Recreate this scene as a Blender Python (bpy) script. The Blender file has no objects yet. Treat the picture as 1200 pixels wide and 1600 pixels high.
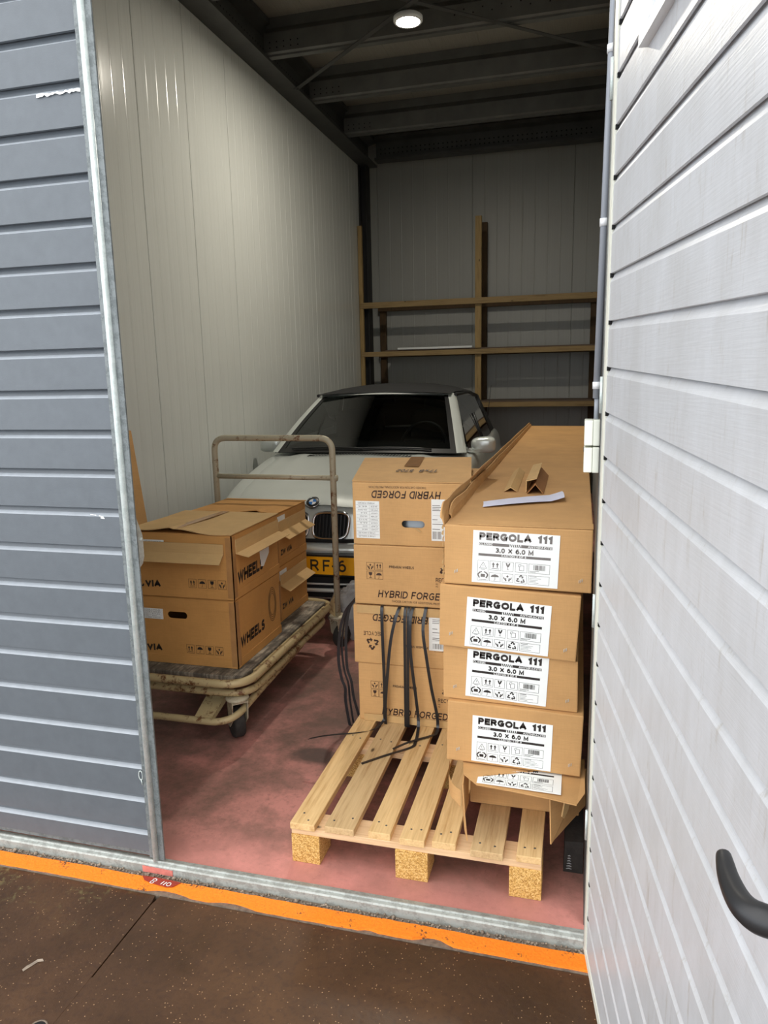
import bpy, bmesh, math, random
from mathutils import Vector, Matrix
random.seed(7)
S = bpy.context.scene
COL = S.collection
PI = math.pi

# ------------------------------------------------------------------ mesh builder
class MB:
    def __init__(s):
        s.v = []; s.f = []; s.mi = []; s.sm = []; s.m = 0; s.smooth = False
    def vert(s, p):
        s.v.append(Vector(p)); return len(s.v) - 1
    def face(s, ids):
        s.f.append(tuple(ids)); s.mi.append(s.m); s.sm.append(s.smooth)
    def poly(s, pts):
        s.face([s.vert(p) for p in pts])
    def box(s, x0, x1, y0, y1, z0, z1):
        P = [(x0,y0,z0),(x1,y0,z0),(x1,y1,z0),(x0,y1,z0),(x0,y0,z1),(x1,y0,z1),(x1,y1,z1),(x0,y1,z1)]
        s.hexa(P)
    def hexa(s, P):
        i = [s.vert(p) for p in P]
        for q in ((0,3,2,1),(4,5,6,7),(0,1,5,4),(1,2,6,5),(2,3,7,6),(3,0,4,7)):
            s.face([i[k] for k in q])
    def bbox(s, x0, x1, y0, y1, z0, z1, b=.004):
        """box with chamfered edges"""
        bm = bmesh.new()
        bmesh.ops.create_cube(bm, size=1)
        for v in bm.verts:
            v.co = Vector(((x0+x1)/2 + v.co.x*(x1-x0), (y0+y1)/2 + v.co.y*(y1-y0), (z0+z1)/2 + v.co.z*(z1-z0)))
        bmesh.ops.bevel(bm, geom=bm.edges[:], offset=b, segments=2, profile=.6, affect='EDGES')
        s.add(bm); bm.free()
    def add(s, bm, mat=None):
        bm.verts.index_update()
        off = len(s.v)
        for v in bm.verts: s.v.append(mat @ v.co if mat else v.co.copy())
        for f in bm.faces: s.face([off + v.index for v in f.verts])
    def slab(s, pts, n, t):
        """polygon extruded by t along n"""
        n = Vector(n).normalized() * t
        a = [s.vert(p) for p in pts]; b = [s.vert(Vector(p) + n) for p in pts]
        s.face(a[::-1]); s.face(b)
        k = len(pts)
        for i in range(k): s.face((a[i], a[(i+1) % k], b[(i+1) % k], b[i]))
    def prism(s, prof, fn, t0, t1):
        """closed 2D profile extruded between t0 and t1; fn(p,q,t) -> point"""
        a = [s.vert(fn(p, q, t0)) for p, q in prof]; b = [s.vert(fn(p, q, t1)) for p, q in prof]
        k = len(prof)
        for i in range(k): s.face((a[i], a[(i+1) % k], b[(i+1) % k], b[i]))
        s.face(a[::-1]); s.face(b)
    def tube(s, path, r, n=10, closed=False, caps=True, smooth=True):
        path = [Vector(p) for p in path]; k = len(path)
        old = s.smooth; s.smooth = smooth
        rings = []; prev = None
        for i, p in enumerate(path):
            if closed: t = path[(i+1) % k] - path[i-1]
            else: t = path[min(i+1, k-1)] - path[max(i-1, 0)]
            t.normalize()
            if prev is None:
                a = Vector((0,0,1)) if abs(t.z) < .9 else Vector((1,0,0))
                u = t.cross(a).normalized()
            else:
                u = (prev - t * prev.dot(t)).normalized()
            prev = u; w = t.cross(u)
            rr = r[i] if isinstance(r, (list, tuple)) else r
            rings.append([s.vert(p + (u*math.cos(2*PI*j/n) + w*math.sin(2*PI*j/n))*rr) for j in range(n)])
        for i in range(k if closed else k-1):
            A, B = rings[i], rings[(i+1) % k]
            for j in range(n): s.face((A[j], A[(j+1) % n], B[(j+1) % n], B[j]))
        s.smooth = False
        if caps and not closed: s.face(rings[0][::-1]); s.face(rings[-1])
        s.smooth = old
    def lathe(s, prof, c, axis, n=24, smooth=True):
        """profile [(radius, height)] about axis through c"""
        axis = Vector(axis).normalized(); c = Vector(c)
        a = Vector((0,0,1)) if abs(axis.z) < .9 else Vector((1,0,0))
        u = axis.cross(a).normalized(); w = axis.cross(u)
        old = s.smooth; s.smooth = smooth
        rings = [[s.vert(c + axis*h + (u*math.cos(2*PI*j/n) + w*math.sin(2*PI*j/n))*max(r, 1e-4)) for j in range(n)] for r, h in prof]
        for A, B in zip(rings, rings[1:]):
            for j in range(n): s.face((A[j], A[(j+1) % n], B[(j+1) % n], B[j]))
        s.smooth = old
    def ribbon(s, path, wdir, w, t=.0012):
        """flat strap: path, width direction(s), width, thickness"""
        path = [Vector(p) for p in path]; k = len(path); rows = []
        for i, p in enumerate(path):
            wd = Vector(wdir[i] if isinstance(wdir, list) else wdir).normalized()
            tn = path[min(i+1, k-1)] - path[max(i-1, 0)]
            n = tn.cross(wd)
            if n.length < 1e-6: n = Vector((0, -1, 0))
            n.normalize()
            rows.append([s.vert(p + wd*w/2*a + n*t/2*b) for a, b in ((-1,-1),(1,-1),(1,1),(-1,1))])
        for A, B in zip(rows, rows[1:]):
            for j in range(4): s.face((A[j], A[(j+1) % 4], B[(j+1) % 4], B[j]))
        s.face(rows[0][::-1]); s.face(rows[-1])
    def grid(s, P, smooth=True, flip=False):
        """P[i][j] points"""
        old = s.smooth; s.smooth = smooth
        I = [[s.vert(p) for p in row] for row in P]
        for i in range(len(I)-1):
            for j in range(len(I[0])-1):
                q = (I[i][j], I[i][j+1], I[i+1][j+1], I[i+1][j])
                s.face(q[::-1] if flip else q)
        s.smooth = old

def fillet(pts, r, n=6, closed=False):
    """round the corners of a polyline"""
    pts = [Vector(p) for p in pts]; out = []; k = len(pts)
    for i, p in enumerate(pts):
        if not closed and i in (0, k-1): out.append(p); continue
        a = pts[i-1] - p; b = pts[(i+1) % k] - p
        rr = min(r, a.length*.49, b.length*.49)
        A = p + a.normalized()*rr; B = p + b.normalized()*rr
        for j in range(n+1):
            t = j/n
            out.append(A*(1-t)**2 + p*2*t*(1-t) + B*t*t)
    return out
def smooth_path(pts, n=5):
    """Catmull-Rom through points"""
    P = [Vector(p) for p in pts]; out = []
    for i in range(len(P)-1):
        a = P[max(i-1,0)]; b = P[i]; c = P[i+1]; d = P[min(i+2, len(P)-1)]
        for j in range(n):
            t = j/n
            out.append(.5*((2*b) + (c-a)*t + (2*a-5*b+4*c-d)*t*t + (3*b-a-3*c+d)*t**3))
    out.append(P[-1]); return out

# ------------------------------------------------------------------ object tree
def wloc(o):
    v = Vector((0,0,0))
    while o: v += Vector(o.location); o = o.parent
    return v
def mesh_from(mb, name, mats, off=Vector((0,0,0))):
    me = bpy.data.meshes.new(name)
    me.from_pydata([v - off for v in mb.v], [], mb.f)
    for m in (mats if isinstance(mats, (list, tuple)) else [mats]): me.materials.append(m)
    for p, mi, sm in zip(me.polygons, mb.mi, mb.sm): p.material_index = mi; p.use_smooth = sm
    me.validate(); me.update()
    bm = bmesh.new(); bm.from_mesh(me)
    bmesh.ops.recalc_face_normals(bm, faces=bm.faces[:]) if len(bm.faces) < 60000 else None
    bm.to_mesh(me); bm.free()
    return me
def thing(name, label, cat, loc, group=None, kind=None):
    o = bpy.data.objects.new(name, None); COL.objects.link(o)
    o.location = loc; o.empty_display_size = .1
    o['label'] = label; o['category'] = cat
    if group: o['group'] = group
    if kind: o['kind'] = kind
    return o
def part(name, mb, mats, parent, label=None, kind=None):
    me = mesh_from(mb, name, mats, wloc(parent))
    o = bpy.data.objects.new(name, me); COL.objects.link(o); o.parent = parent
    if label: o['label'] = label
    if kind: o['kind'] = kind
    return o
def single(name, mb, mats, label, cat, group=None, kind=None):
    lo = Vector([min(v[i] for v in mb.v) for i in range(3)]); hi = Vector([max(v[i] for v in mb.v) for i in range(3)])
    c = Vector(((lo.x+hi.x)/2, (lo.y+hi.y)/2, lo.z))
    me = mesh_from(mb, name, mats, c)
    o = bpy.data.objects.new(name, me); COL.objects.link(o); o.location = c
    if label: o['label'] = label
    if cat: o['category'] = cat
    if group: o['group'] = group
    if kind: o['kind'] = kind
    return o
def struct(name, mb, mats, label=None):
    me = mesh_from(mb, name, mats)
    o = bpy.data.objects.new(name, me); COL.objects.link(o); o['kind'] = 'structure'
    if label: o['label'] = label; o['category'] = name.split('_')[0]
    return o

# ------------------------------------------------------------------ materials
def lin(c):
    """sRGB 0-255 to linear"""
    return tuple(((x/255)/12.92 if x/255 <= .04045 else ((x/255+.055)/1.055)**2.4) for x in c) + (1,)
def base_mat(name):
    m = bpy.data.materials.new(name); m.use_nodes = True
    nt = m.node_tree; b = nt.nodes['Principled BSDF']
    return m, nt, b
def N(nt, t, **kw):
    n = nt.nodes.new(t)
    for k, v in kw.items(): setattr(n, k, v)
    return n
def coords(nt, scale=(1,1,1), obj=True):
    tc = N(nt, 'ShaderNodeTexCoord'); mp = N(nt, 'ShaderNodeMapping')
    mp.inputs['Scale'].default_value = scale
    nt.links.new(tc.outputs['Object'], mp.inputs['Vector'])
    return mp.outputs['Vector']
def noise(nt, vec, scale, detail=4, rough=.6):
    n = N(nt, 'ShaderNodeTexNoise'); n.inputs['Scale'].default_value = scale
    n.inputs['Detail'].default_value = detail; n.inputs['Roughness'].default_value = rough
    nt.links.new(vec, n.inputs['Vector']); return n.outputs['Fac']
def ramp(nt, fac, stops):
    r = N(nt, 'ShaderNodeValToRGB'); e = r.color_ramp.elements
    while len(e) < len(stops): e.new(.5)
    for el, (p, c) in zip(e, stops):
        el.position = p; el.color = c if len(c) == 4 else tuple(c) + (1,)
    nt.links.new(fac, r.inputs['Fac']); return r.outputs['Color']
def mix(nt, fac, a, b, mode='MIX'):
    m = N(nt, 'ShaderNodeMix', data_type='RGBA', blend_type=mode)
    for sock, val in ((m.inputs[0], fac), (m.inputs[6], a), (m.inputs[7], b)):
        if hasattr(val, 'is_linked') or hasattr(val, 'links'): nt.links.new(val, sock)
        else: sock.default_value = val
    return m.outputs[2]
def mth(nt, op, a, b=None, c=None, clamp=False):
    m = N(nt, 'ShaderNodeMath', operation=op, use_clamp=clamp)
    for sock, val in zip(m.inputs, (a, b, c)):
        if val is None: continue
        if hasattr(val, 'links'): nt.links.new(val, sock)
        else: sock.default_value = val
    return m.outputs[0]
def bump(nt, b, h, strength=.2, dist=.01):
    n = N(nt, 'ShaderNodeBump'); n.inputs['Strength'].default_value = strength; n.inputs['Distance'].default_value = dist
    nt.links.new(h, n.inputs['Height']); nt.links.new(n.outputs['Normal'], b.inputs['Normal'])
def pm(name, rgb, rough=.5, metal=0, var=.12, scale=6, detail=5, bmp=0, bscale=60, stretch=(1,1,1), spec=.5, coat=0):
    """painted / plain surface with gentle tonal variation"""
    m, nt, b = base_mat(name)
    v = coords(nt, stretch); n = noise(nt, v, scale, detail)
    c = lin(rgb)
    lo = tuple(x*(1-var) for x in c[:3]); hi = tuple(min(1, x*(1+var)) for x in c[:3])
    nt.links.new(ramp(nt, n, [(.3, lo), (.7, hi)]), b.inputs['Base Color'])
    b.inputs['Roughness'].default_value = rough; b.inputs['Metallic'].default_value = metal
    b.inputs['Specular IOR Level'].default_value = spec
    if coat: b.inputs['Coat Weight'].default_value = coat; b.inputs['Coat Roughness'].default_value = .05
    if bmp: bump(nt, b, noise(nt, v, bscale, 3), bmp, .004)
    return m
def cardboard(name, rgb, var=.13, flute=(0,0,1)):
    m, nt, b = base_mat(name)
    v = coords(nt); c = lin(rgb)
    n1 = noise(nt, v, 3.5, 6, .65)
    n2 = noise(nt, coords(nt, (2, 2, 40)), 6, 3)
    n3 = noise(nt, coords(nt, (60, 60, 4)), 5, 2)
    lo = tuple(x*(1-var) for x in c[:3]); hi = tuple(min(1, x*(1+var)) for x in c[:3])
    col = ramp(nt, n1, [(.3, lo), (.7, hi)])
    col = mix(nt, .14, col, ramp(nt, n2, [(.35, tuple(x*.75 for x in c[:3])), (.65, tuple(min(1, x*1.2) for x in c[:3]))]))
    col = mix(nt, .05, col, ramp(nt, n3, [(.4, tuple(x*.7 for x in c[:3])), (.6, tuple(min(1, x*1.25) for x in c[:3]))]))
    nt.links.new(col, b.inputs['Base Color']); b.inputs['Roughness'].default_value = .72
    b.inputs['Specular IOR Level'].default_value = .25
    bump(nt, b, mth(nt, 'ADD', mth(nt, 'MULTIPLY', n1, 1.2), mth(nt, 'MULTIPLY', n2, .15)), .35, .008)
    return m
def wood(name, dark, light, axis=1, rough=.65, knots=True, grain=1.0):
    m, nt, b = base_mat(name)
    st = [14, 14, 14]; st[axis] = 1.1
    v = coords(nt, st)
    n = noise(nt, v, 3.0*grain, 6, .65)
    fine = [90, 90, 90]; fine[axis] = 3
    n2 = noise(nt, coords(nt, fine), 2, 3)
    col = ramp(nt, n, [(.28, lin(dark)), (.48, lin(light)), (.75, lin(tuple(min(255, x*1.07) for x in light)))])
    col = mix(nt, .3, col, ramp(nt, n2, [(.35, lin(dark)), (.6, lin(light))]))
    if knots:
        vo = N(nt, 'ShaderNodeTexVoronoi'); vo.inputs['Scale'].default_value = 5.5
        kst = [1.6, 1.6, 1.6]; kst[axis] = .7
        nt.links.new(coords(nt, kst), vo.inputs['Vector'])
        k = ramp(nt, vo.outputs['Distance'], [(.03, (1,1,1)), (.075, (0,0,0))])
        col = mix(nt, k, col, lin(tuple(x*.55 for x in dark)))
    nt.links.new(col, b.inputs['Base Color']); b.inputs['Roughness'].default_value = rough
    b.inputs['Specular IOR Level'].default_value = .3
    bump(nt, b, n2, .25, .003)
    return m
def rusty(name, rgb, rust, amount=.5, rough=.5, scale=14, metal=.2):
    m, nt, b = base_mat(name)
    v = coords(nt)
    n = noise(nt, v, scale, 8, .7); n2 = noise(nt, v, scale*5, 4)
    f = ramp(nt, mth(nt, 'ADD', mth(nt, 'MULTIPLY', n, .75), mth(nt, 'MULTIPLY', n2, .25)), [(amount-.03, (0,0,0)), (amount+.05, (1,1,1))])
    c = mix(nt, f, lin(rgb), lin(rust))
    nt.links.new(c, b.inputs['Base Color'])
    b.inputs['Roughness'].default_value = rough; b.inputs['Metallic'].default_value = metal
    bump(nt, b, n2, .3, .003)
    return m
M = {}
M['carton_tan'] = cardboard('carton_tan', (204, 160, 106))
M['carton_pergola'] = cardboard('carton_pergola', (194, 150, 98))
M['carton_amber'] = cardboard('carton_amber', (196, 144, 82))
M['carton_pale'] = cardboard('carton_pale', (200, 164, 112), .1)
M['carton_dark'] = cardboard('carton_dark', (150, 104, 62))
M['ink'] = pm('ink', (38, 30, 26), .6, var=.3, scale=60)
M['ink_brown'] = pm('ink_brown', (62, 38, 24), .6, var=.3, scale=60)
M['ink_grey'] = pm('ink_grey', (112, 106, 102), .6, var=.1, scale=60)
M['paper'] = pm('paper', (238, 240, 236), .55, var=.03, scale=9)
M['paper_blue'] = pm('paper_blue', (214, 216, 236), .5, var=.05, scale=20)
M['tape'] = pm('tape', (176, 130, 82), .22, var=.1, scale=30)
M['white_ink'] = pm('white_ink', (240, 240, 236), .6, var=.02)
M['pine'] = wood('pine', (186, 142, 86), (224, 190, 136), 1)
M['pine_worn'] = wood('pine_worn', (168, 130, 84), (206, 176, 130), 1)
M['pine_cross'] = wood('pine_cross', (196, 154, 110), (226, 192, 150), 0)
def chipboard():
    m, nt, b = base_mat('chipboard')
    vo = N(nt, 'ShaderNodeTexVoronoi'); vo.inputs['Scale'].default_value = 330
    nt.links.new(coords(nt), vo.inputs['Vector'])
    sep = N(nt, 'ShaderNodeSeparateColor'); nt.links.new(vo.outputs['Color'], sep.inputs[0])
    c = ramp(nt, sep.outputs[0], [(0, lin((160, 112, 48))), (.5, lin((208, 162, 86))), (1, lin((232, 196, 128)))])
    nt.links.new(c, b.inputs['Base Color']); b.inputs['Roughness'].default_value = .8
    bump(nt, b, sep.outputs[1], .5, .003); return m
M['chipboard'] = chipboard()
M['shelf_wood'] = wood('shelf_wood', (104, 84, 54), (152, 128, 88), 0)
M['shelf_post'] = wood('shelf_post', (108, 88, 56), (164, 138, 92), 2)
M['shelf_rear_shaded'] = wood('shelf_rear_shaded', (52, 40, 26), (84, 64, 40), 2)  # shelf timber darkened: the shadow at the rear is put into its colour
M['shelf_board'] = pm('shelf_board', (92, 74, 58), .6, var=.15)
M['slate_edge_glint'] = pm('slate_edge_glint', (158, 164, 170), .4, 0, .08, 30)  # paler slate: highlight along the groove bevels painted in as colour
M['tape_dark'] = pm('tape_dark', (142, 98, 52), .22, var=.1, scale=30)
M['rim_grey'] = pm('rim_grey', (120, 124, 126), .35, .6, .06)
M['galv'] = rusty('galv', (172, 176, 170), (150, 152, 146), .5, .45, 30, .2)
M['galv_bright'] = rusty('galv_bright', (206, 214, 210), (190, 200, 196), .5, .38, 40, .2)
M['galv_dark'] = rusty('galv_dark', (120, 126, 126), (98, 104, 104), .5, .5, 40, .2)
M['steel_dark'] = pm('steel_dark', (78, 78, 76), .5, .35, .18, 5)
M['steel_black'] = pm('steel_black', (34, 33, 32), .55, .2, .2, 6)
M['purlin'] = pm('purlin', (104, 104, 101), .5, .35, .15, 5)
M['hole'] = pm('hole', (14, 14, 14), .9, var=.05)
M['slate_paint'] = pm('slate_paint', (92, 98, 103), .42, 0, .06, 25, bmp=.12, bscale=260)
M['white_leaf_trim'] = pm('white_leaf_trim', (222, 222, 208), .5, 0, .05, 12)
M['black_plastic'] = pm('black_plastic', (34, 34, 35), .42, var=.15, scale=30)
M['strap'] = pm('strap', (30, 30, 32), .3, var=.2, scale=40)
M['rubber'] = pm('rubber', (44, 40, 36), .85, var=.35, scale=40, bmp=.4, bscale=90)
M['grey_plastic'] = pm('grey_plastic', (150, 155, 162), .45, var=.05)
M['cream_plastic'] = pm('cream_plastic', (218, 220, 206), .4, var=.04)
M['chrome'] = pm('chrome', (210, 210, 212), .12, 1, .05)
M['trolley_paint'] = rusty('trolley_paint', (186, 176, 150), (112, 68, 34), .56, .5, 13, .15)
M['trolley_rail'] = rusty('trolley_rail', (188, 168, 124), (106, 64, 30), .55, .5, 16, .15)
def roof_deck():
    m, nt, b = base_mat('roof_deck')
    n = noise(nt, coords(nt, (60, 1.5, 1)), 4, 3)
    nt.links.new(ramp(nt, n, [(.3, lin((136, 131, 122))), (.7, lin((154, 149, 138)))]), b.inputs['Base Color'])
    b.inputs['Roughness'].default_value = .5; return m
M['roof_deck'] = roof_deck()
def panel_mat(name, rgb, rough):
    m, nt, b = base_mat(name)
    n = noise(nt, coords(nt, (70, 70, .5)), 1.6, 3); n2 = noise(nt, coords(nt), 1.3, 4)
    c = lin(rgb)
    nt.links.new(ramp(nt, mth(nt, 'ADD', mth(nt, 'MULTIPLY', n, .6), mth(nt, 'MULTIPLY', n2, .4)), [(.3, tuple(x*.93 for x in c[:3])), (.7, tuple(x*1.05 for x in c[:3]))]), b.inputs['Base Color'])
    b.inputs['Roughness'].default_value = rough
    bump(nt, b, n, .05, .004); return m
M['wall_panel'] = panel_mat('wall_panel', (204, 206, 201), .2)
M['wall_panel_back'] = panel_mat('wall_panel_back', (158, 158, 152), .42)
def white_leaf():
    m, nt, b = base_mat('white_leaf')
    n = noise(nt, coords(nt, (2.5, 2.5, 1.0)), 3.2, 8, .72)
    n2 = noise(nt, coords(nt, (40, 40, 3)), 2.2, 5, .7)
    n3 = noise(nt, coords(nt, (5, 5, 1.6)), 5, 6, .8)
    c = ramp(nt, n, [(.38, lin((186, 187, 188))), (.66, lin((198, 200, 203)))])
    f = ramp(nt, mth(nt, 'MULTIPLY', n3, n2), [(.30, (0,0,0)), (.42, (1,1,1))])
    c = mix(nt, mth(nt, 'MULTIPLY', f, .55), c, lin((158, 151, 140)))
    nt.links.new(c, b.inputs['Base Color']); b.inputs['Roughness'].default_value = .4
    bump(nt, b, noise(nt, coords(nt, (3, 3, 90)), 3, 3), .12, .004); return m
M['white_leaf'] = white_leaf()
def floor_mat():
    m, nt, b = base_mat('floor_paint')
    v = coords(nt)
    n = noise(nt, v, 1.6, 8, .68); n2 = noise(nt, v, 9, 6, .7); n3 = noise(nt, v, 45, 4, .7)
    c = ramp(nt, n, [(.34, lin((124, 90, 79))), (.5, lin((168, 117, 106))), (.64, lin((204, 138, 127)))])
    f = ramp(nt, mth(nt, 'ADD', mth(nt, 'MULTIPLY', n, .55), mth(nt, 'MULTIPLY', n2, .45)), [(.42, (1,1,1)), (.56, (0,0,0))])
    c = mix(nt, mth(nt, 'MULTIPLY', f, .75), c, lin((106, 84, 72)))
    f3 = ramp(nt, n3, [(.32, (1,1,1)), (.46, (0,0,0))])
    c = mix(nt, mth(nt, 'MULTIPLY', f3, .3), c, lin((84, 56, 48)))
    # paler pink tone near the threshold (Y < 2.05) and an oily patch by the pallet
    sx = N(nt, 'ShaderNodeSeparateXYZ'); nt.links.new(v, sx.inputs[0])
    e = mth(nt, 'ADD', sx.outputs[1], mth(nt, 'MULTIPLY', n2, .35))
    fe = ramp(nt, mth(nt, 'SUBTRACT', e, 1.75), [(.25, (1,1,1)), (.5, (0,0,0))])
    c = mix(nt, mth(nt, 'MULTIPLY', fe, .55), c, lin((240, 156, 146)))
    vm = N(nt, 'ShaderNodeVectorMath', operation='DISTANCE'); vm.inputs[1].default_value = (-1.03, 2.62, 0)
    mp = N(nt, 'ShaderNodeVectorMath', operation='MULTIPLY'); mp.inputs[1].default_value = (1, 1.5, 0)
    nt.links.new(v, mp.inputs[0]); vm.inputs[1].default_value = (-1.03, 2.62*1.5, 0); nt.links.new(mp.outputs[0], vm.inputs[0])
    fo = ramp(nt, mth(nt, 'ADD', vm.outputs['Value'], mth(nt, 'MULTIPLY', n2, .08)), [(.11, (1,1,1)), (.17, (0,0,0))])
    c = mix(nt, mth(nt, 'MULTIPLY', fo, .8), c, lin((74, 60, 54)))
    nt.links.new(c, b.inputs['Base Color'])
    b.inputs['Roughness'].default_value = .55
    bump(nt, b, mth(nt, 'ADD', n3, n2), .25, .004); return m
M['floor_paint'] = floor_mat()
def ground_mat():
    m, nt, b = base_mat('wet_asphalt')
    v = coords(nt)
    n = noise(nt, v, 1.8, 7, .65); n2 = noise(nt, v, 60, 4, .6)
    c = ramp(nt, n, [(.3, lin((54, 39, 26))), (.52, lin((76, 53, 35))), (.72, lin((94, 66, 41)))])
    c = mix(nt, mth(nt, 'MULTIPLY', ramp(nt, n2, [(.35, (1,1,1)), (.5, (0,0,0))]), .4), c, lin((56, 38, 30)))
    vo = N(nt, 'ShaderNodeTexVoronoi'); vo.inputs['Scale'].default_value = 130; nt.links.new(v, vo.inputs['Vector'])
    sp = N(nt, 'ShaderNodeSeparateColor'); nt.links.new(vo.outputs['Color'], sp.inputs[0])
    dot = mth(nt, 'MULTIPLY', ramp(nt, vo.outputs['Distance'], [(.12, (1,1,1)), (.24, (0,0,0))]), mth(nt, 'GREATER_THAN', sp.outputs[0], .80))
    c = mix(nt, mth(nt, 'MULTIPLY', dot, .8), c, lin((186, 150, 112)))
    # moss along the stripe, left
    sx = N(nt, 'ShaderNodeSeparateXYZ'); nt.links.new(v, sx.inputs[0])
    n4 = noise(nt, v, 22, 6, .75)
    fy = ramp(nt, sx.outputs[1], [(1.6/2, (0,0,0)), (1.72/2, (1,1,1))])
    hy = N(nt, 'ShaderNodeMapRange'); nt.links.new(sx.outputs[1], hy.inputs[0]); hy.inputs[1].default_value = 1.52; hy.inputs[2].default_value = 1.70
    hx = N(nt, 'ShaderNodeMapRange'); nt.links.new(sx.outputs[0], hx.inputs[0]); hx.inputs[1].default_value = -1.25; hx.inputs[2].default_value = -1.5
    fm = mth(nt, 'MULTIPLY', mth(nt, 'MULTIPLY', hy.outputs[0], hx.outputs[0]), ramp(nt, n4, [(.56, (0,0,0)), (.66, (1,1,1))]))
    c = mix(nt, mth(nt, 'MULTIPLY', fm, .55), c, lin((128, 120, 78)))
    nt.links.new(c, b.inputs['Base Color'])
    nt.links.new(ramp(nt, n, [(.35, (.32,)*3), (.65, (.55,)*3)]), b.inputs['Roughness'])
    b.inputs['Specular IOR Level'].default_value = .4
    bump(nt, b, n2, .35, .004); return m
M['wet_asphalt'] = ground_mat()
def orange_mat():
    m, nt, b = base_mat('orange_paint')
    v = coords(nt)
    n = noise(nt, v, 9, 7, .7); n2 = noise(nt, v, 130, 3)
    f = ramp(nt, mth(nt, 'ADD', mth(nt, 'MULTIPLY', n, .7), mth(nt, 'MULTIPLY', n2, .3)), [(.39, (1,1,1)), (.43, (0,0,0))])
    c = mix(nt, f, mix(nt, n2, lin((240, 108, 14)), lin((255, 150, 30))), lin((96, 62, 40)))
    nt.links.new(c, b.inputs['Base Color']); b.inputs['Roughness'].default_value = .6
    bump(nt, b, n2, .5, .004); return m
M['orange_paint'] = orange_mat()
M['red_paint'] = pm('red_paint', (150, 50, 34), .6, var=.2, scale=20)
M['pink_smear'] = pm('pink_smear', (206, 120, 108), .6, var=.2, scale=30)
M['kerb'] = pm('kerb', (112, 98, 84), .85, var=.35, scale=60, bmp=.6, bscale=120)
M['stone'] = pm('stone', (142, 128, 112), .85, var=.4, scale=40)
M['car_silver'] = pm('car_silver', (212, 217, 213), .3, .35, .03, 4, coat=.5)
M['car_black'] = pm('car_black', (16, 16, 17), .45, var=.1)
M['soft_top'] = pm('soft_top', (24, 24, 25), .85, var=.2, scale=60, bmp=.3, bscale=300)
M['interior'] = pm('interior', (22, 22, 24), .7, var=.15)
M['seat'] = pm('seat', (34, 33, 34), .6, var=.15)
M['plate_yellow'] = pm('plate_yellow', (240, 170, 12), .4, var=.05)
M['emblem_blue'] = pm('emblem_blue', (60, 120, 190), .25, var=.05)
M['white_plastic'] = pm('white_plastic', (226, 228, 228), .35, var=.03)
M['lens_clear'] = pm('lens_clear', (190, 200, 206), .1, .4, .05)
M['wheel_alloy'] = pm('wheel_alloy', (176, 180, 182), .3, .8, .06)
M['deck_wood'] = None
def deck_mat():
    m, nt, b = base_mat('deck_wood')
    n = noise(nt, coords(nt, (16, 2, 1)), 2.2, 7, .75); n2 = noise(nt, coords(nt), 7, 6, .7)
    c = ramp(nt, mth(nt, 'ADD', mth(nt, 'MULTIPLY', n, .5), mth(nt, 'MULTIPLY', n2, .5)), [(.36, lin((50, 46, 40))), (.49, lin((104, 96, 84))), (.60, lin((180, 168, 148)))])
    nt.links.new(c, b.inputs['Base Color']); b.inputs['Roughness'].default_value = .75
    bump(nt, b, n, .3, .004); return m
M['deck_wood'] = deck_mat()
def glass_mat(name, tint, refl=.06, rough=0.0, trans=.6):
    m = bpy.data.materials.new(name); m.use_nodes = True; nt = m.node_tree; nt.nodes.clear()
    out = N(nt, 'ShaderNodeOutputMaterial'); tr = N(nt, 'ShaderNodeBsdfTransparent'); gl = N(nt, 'ShaderNodeBsdfGlossy')
    tr.inputs[0].default_value = tuple(tint) + (1,); gl.inputs['Roughness'].default_value = rough
    gl.inputs[0].default_value = (1,1,1,1)
    fr = N(nt, 'ShaderNodeFresnel'); fr.inputs[0].default_value = 1.5
    mx = N(nt, 'ShaderNodeMixShader')
    nt.links.new(fr.outputs[0], mx.inputs[0]); nt.links.new(tr.outputs[0], mx.inputs[1]); nt.links.new(gl.outputs[0], mx.inputs[2])
    nt.links.new(mx.outputs[0], out.inputs[0]); return m
M['car_glass'] = glass_mat('car_glass', (.30, .33, .33))
def film_mat():
    m = bpy.data.materials.new('plastic_film'); m.use_nodes = True; nt = m.node_tree; nt.nodes.clear()
    out = N(nt, 'ShaderNodeOutputMaterial'); tr = N(nt, 'ShaderNodeBsdfTransparent')
    b = N(nt, 'ShaderNodeBsdfPrincipled'); b.inputs['Base Color'].default_value = lin((190, 190, 190)); b.inputs['Roughness'].default_value = .18
    mx = N(nt, 'ShaderNodeMixShader')
    n = noise(nt, coords(nt), 9, 5)
    nt.links.new(mth(nt, 'ADD', mth(nt, 'MULTIPLY', n, .5), .25), mx.inputs[0])
    nt.links.new(tr.outputs[0], mx.inputs[1]); nt.links.new(b.outputs[0], mx.inputs[2]); nt.links.new(mx.outputs[0], out.inputs[0]); return m
M['plastic_film'] = film_mat()
def emit_mat(name, rgb, st):
    m, nt, b = base_mat(name)
    b.inputs['Base Color'].default_value = rgb + (1,)
    b.inputs['Emission Color'].default_value = rgb + (1,); b.inputs['Emission Strength'].default_value = st
    return m
M['lamp_lens'] = emit_mat('lamp_lens', (1, .93, .82), 60)

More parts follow.
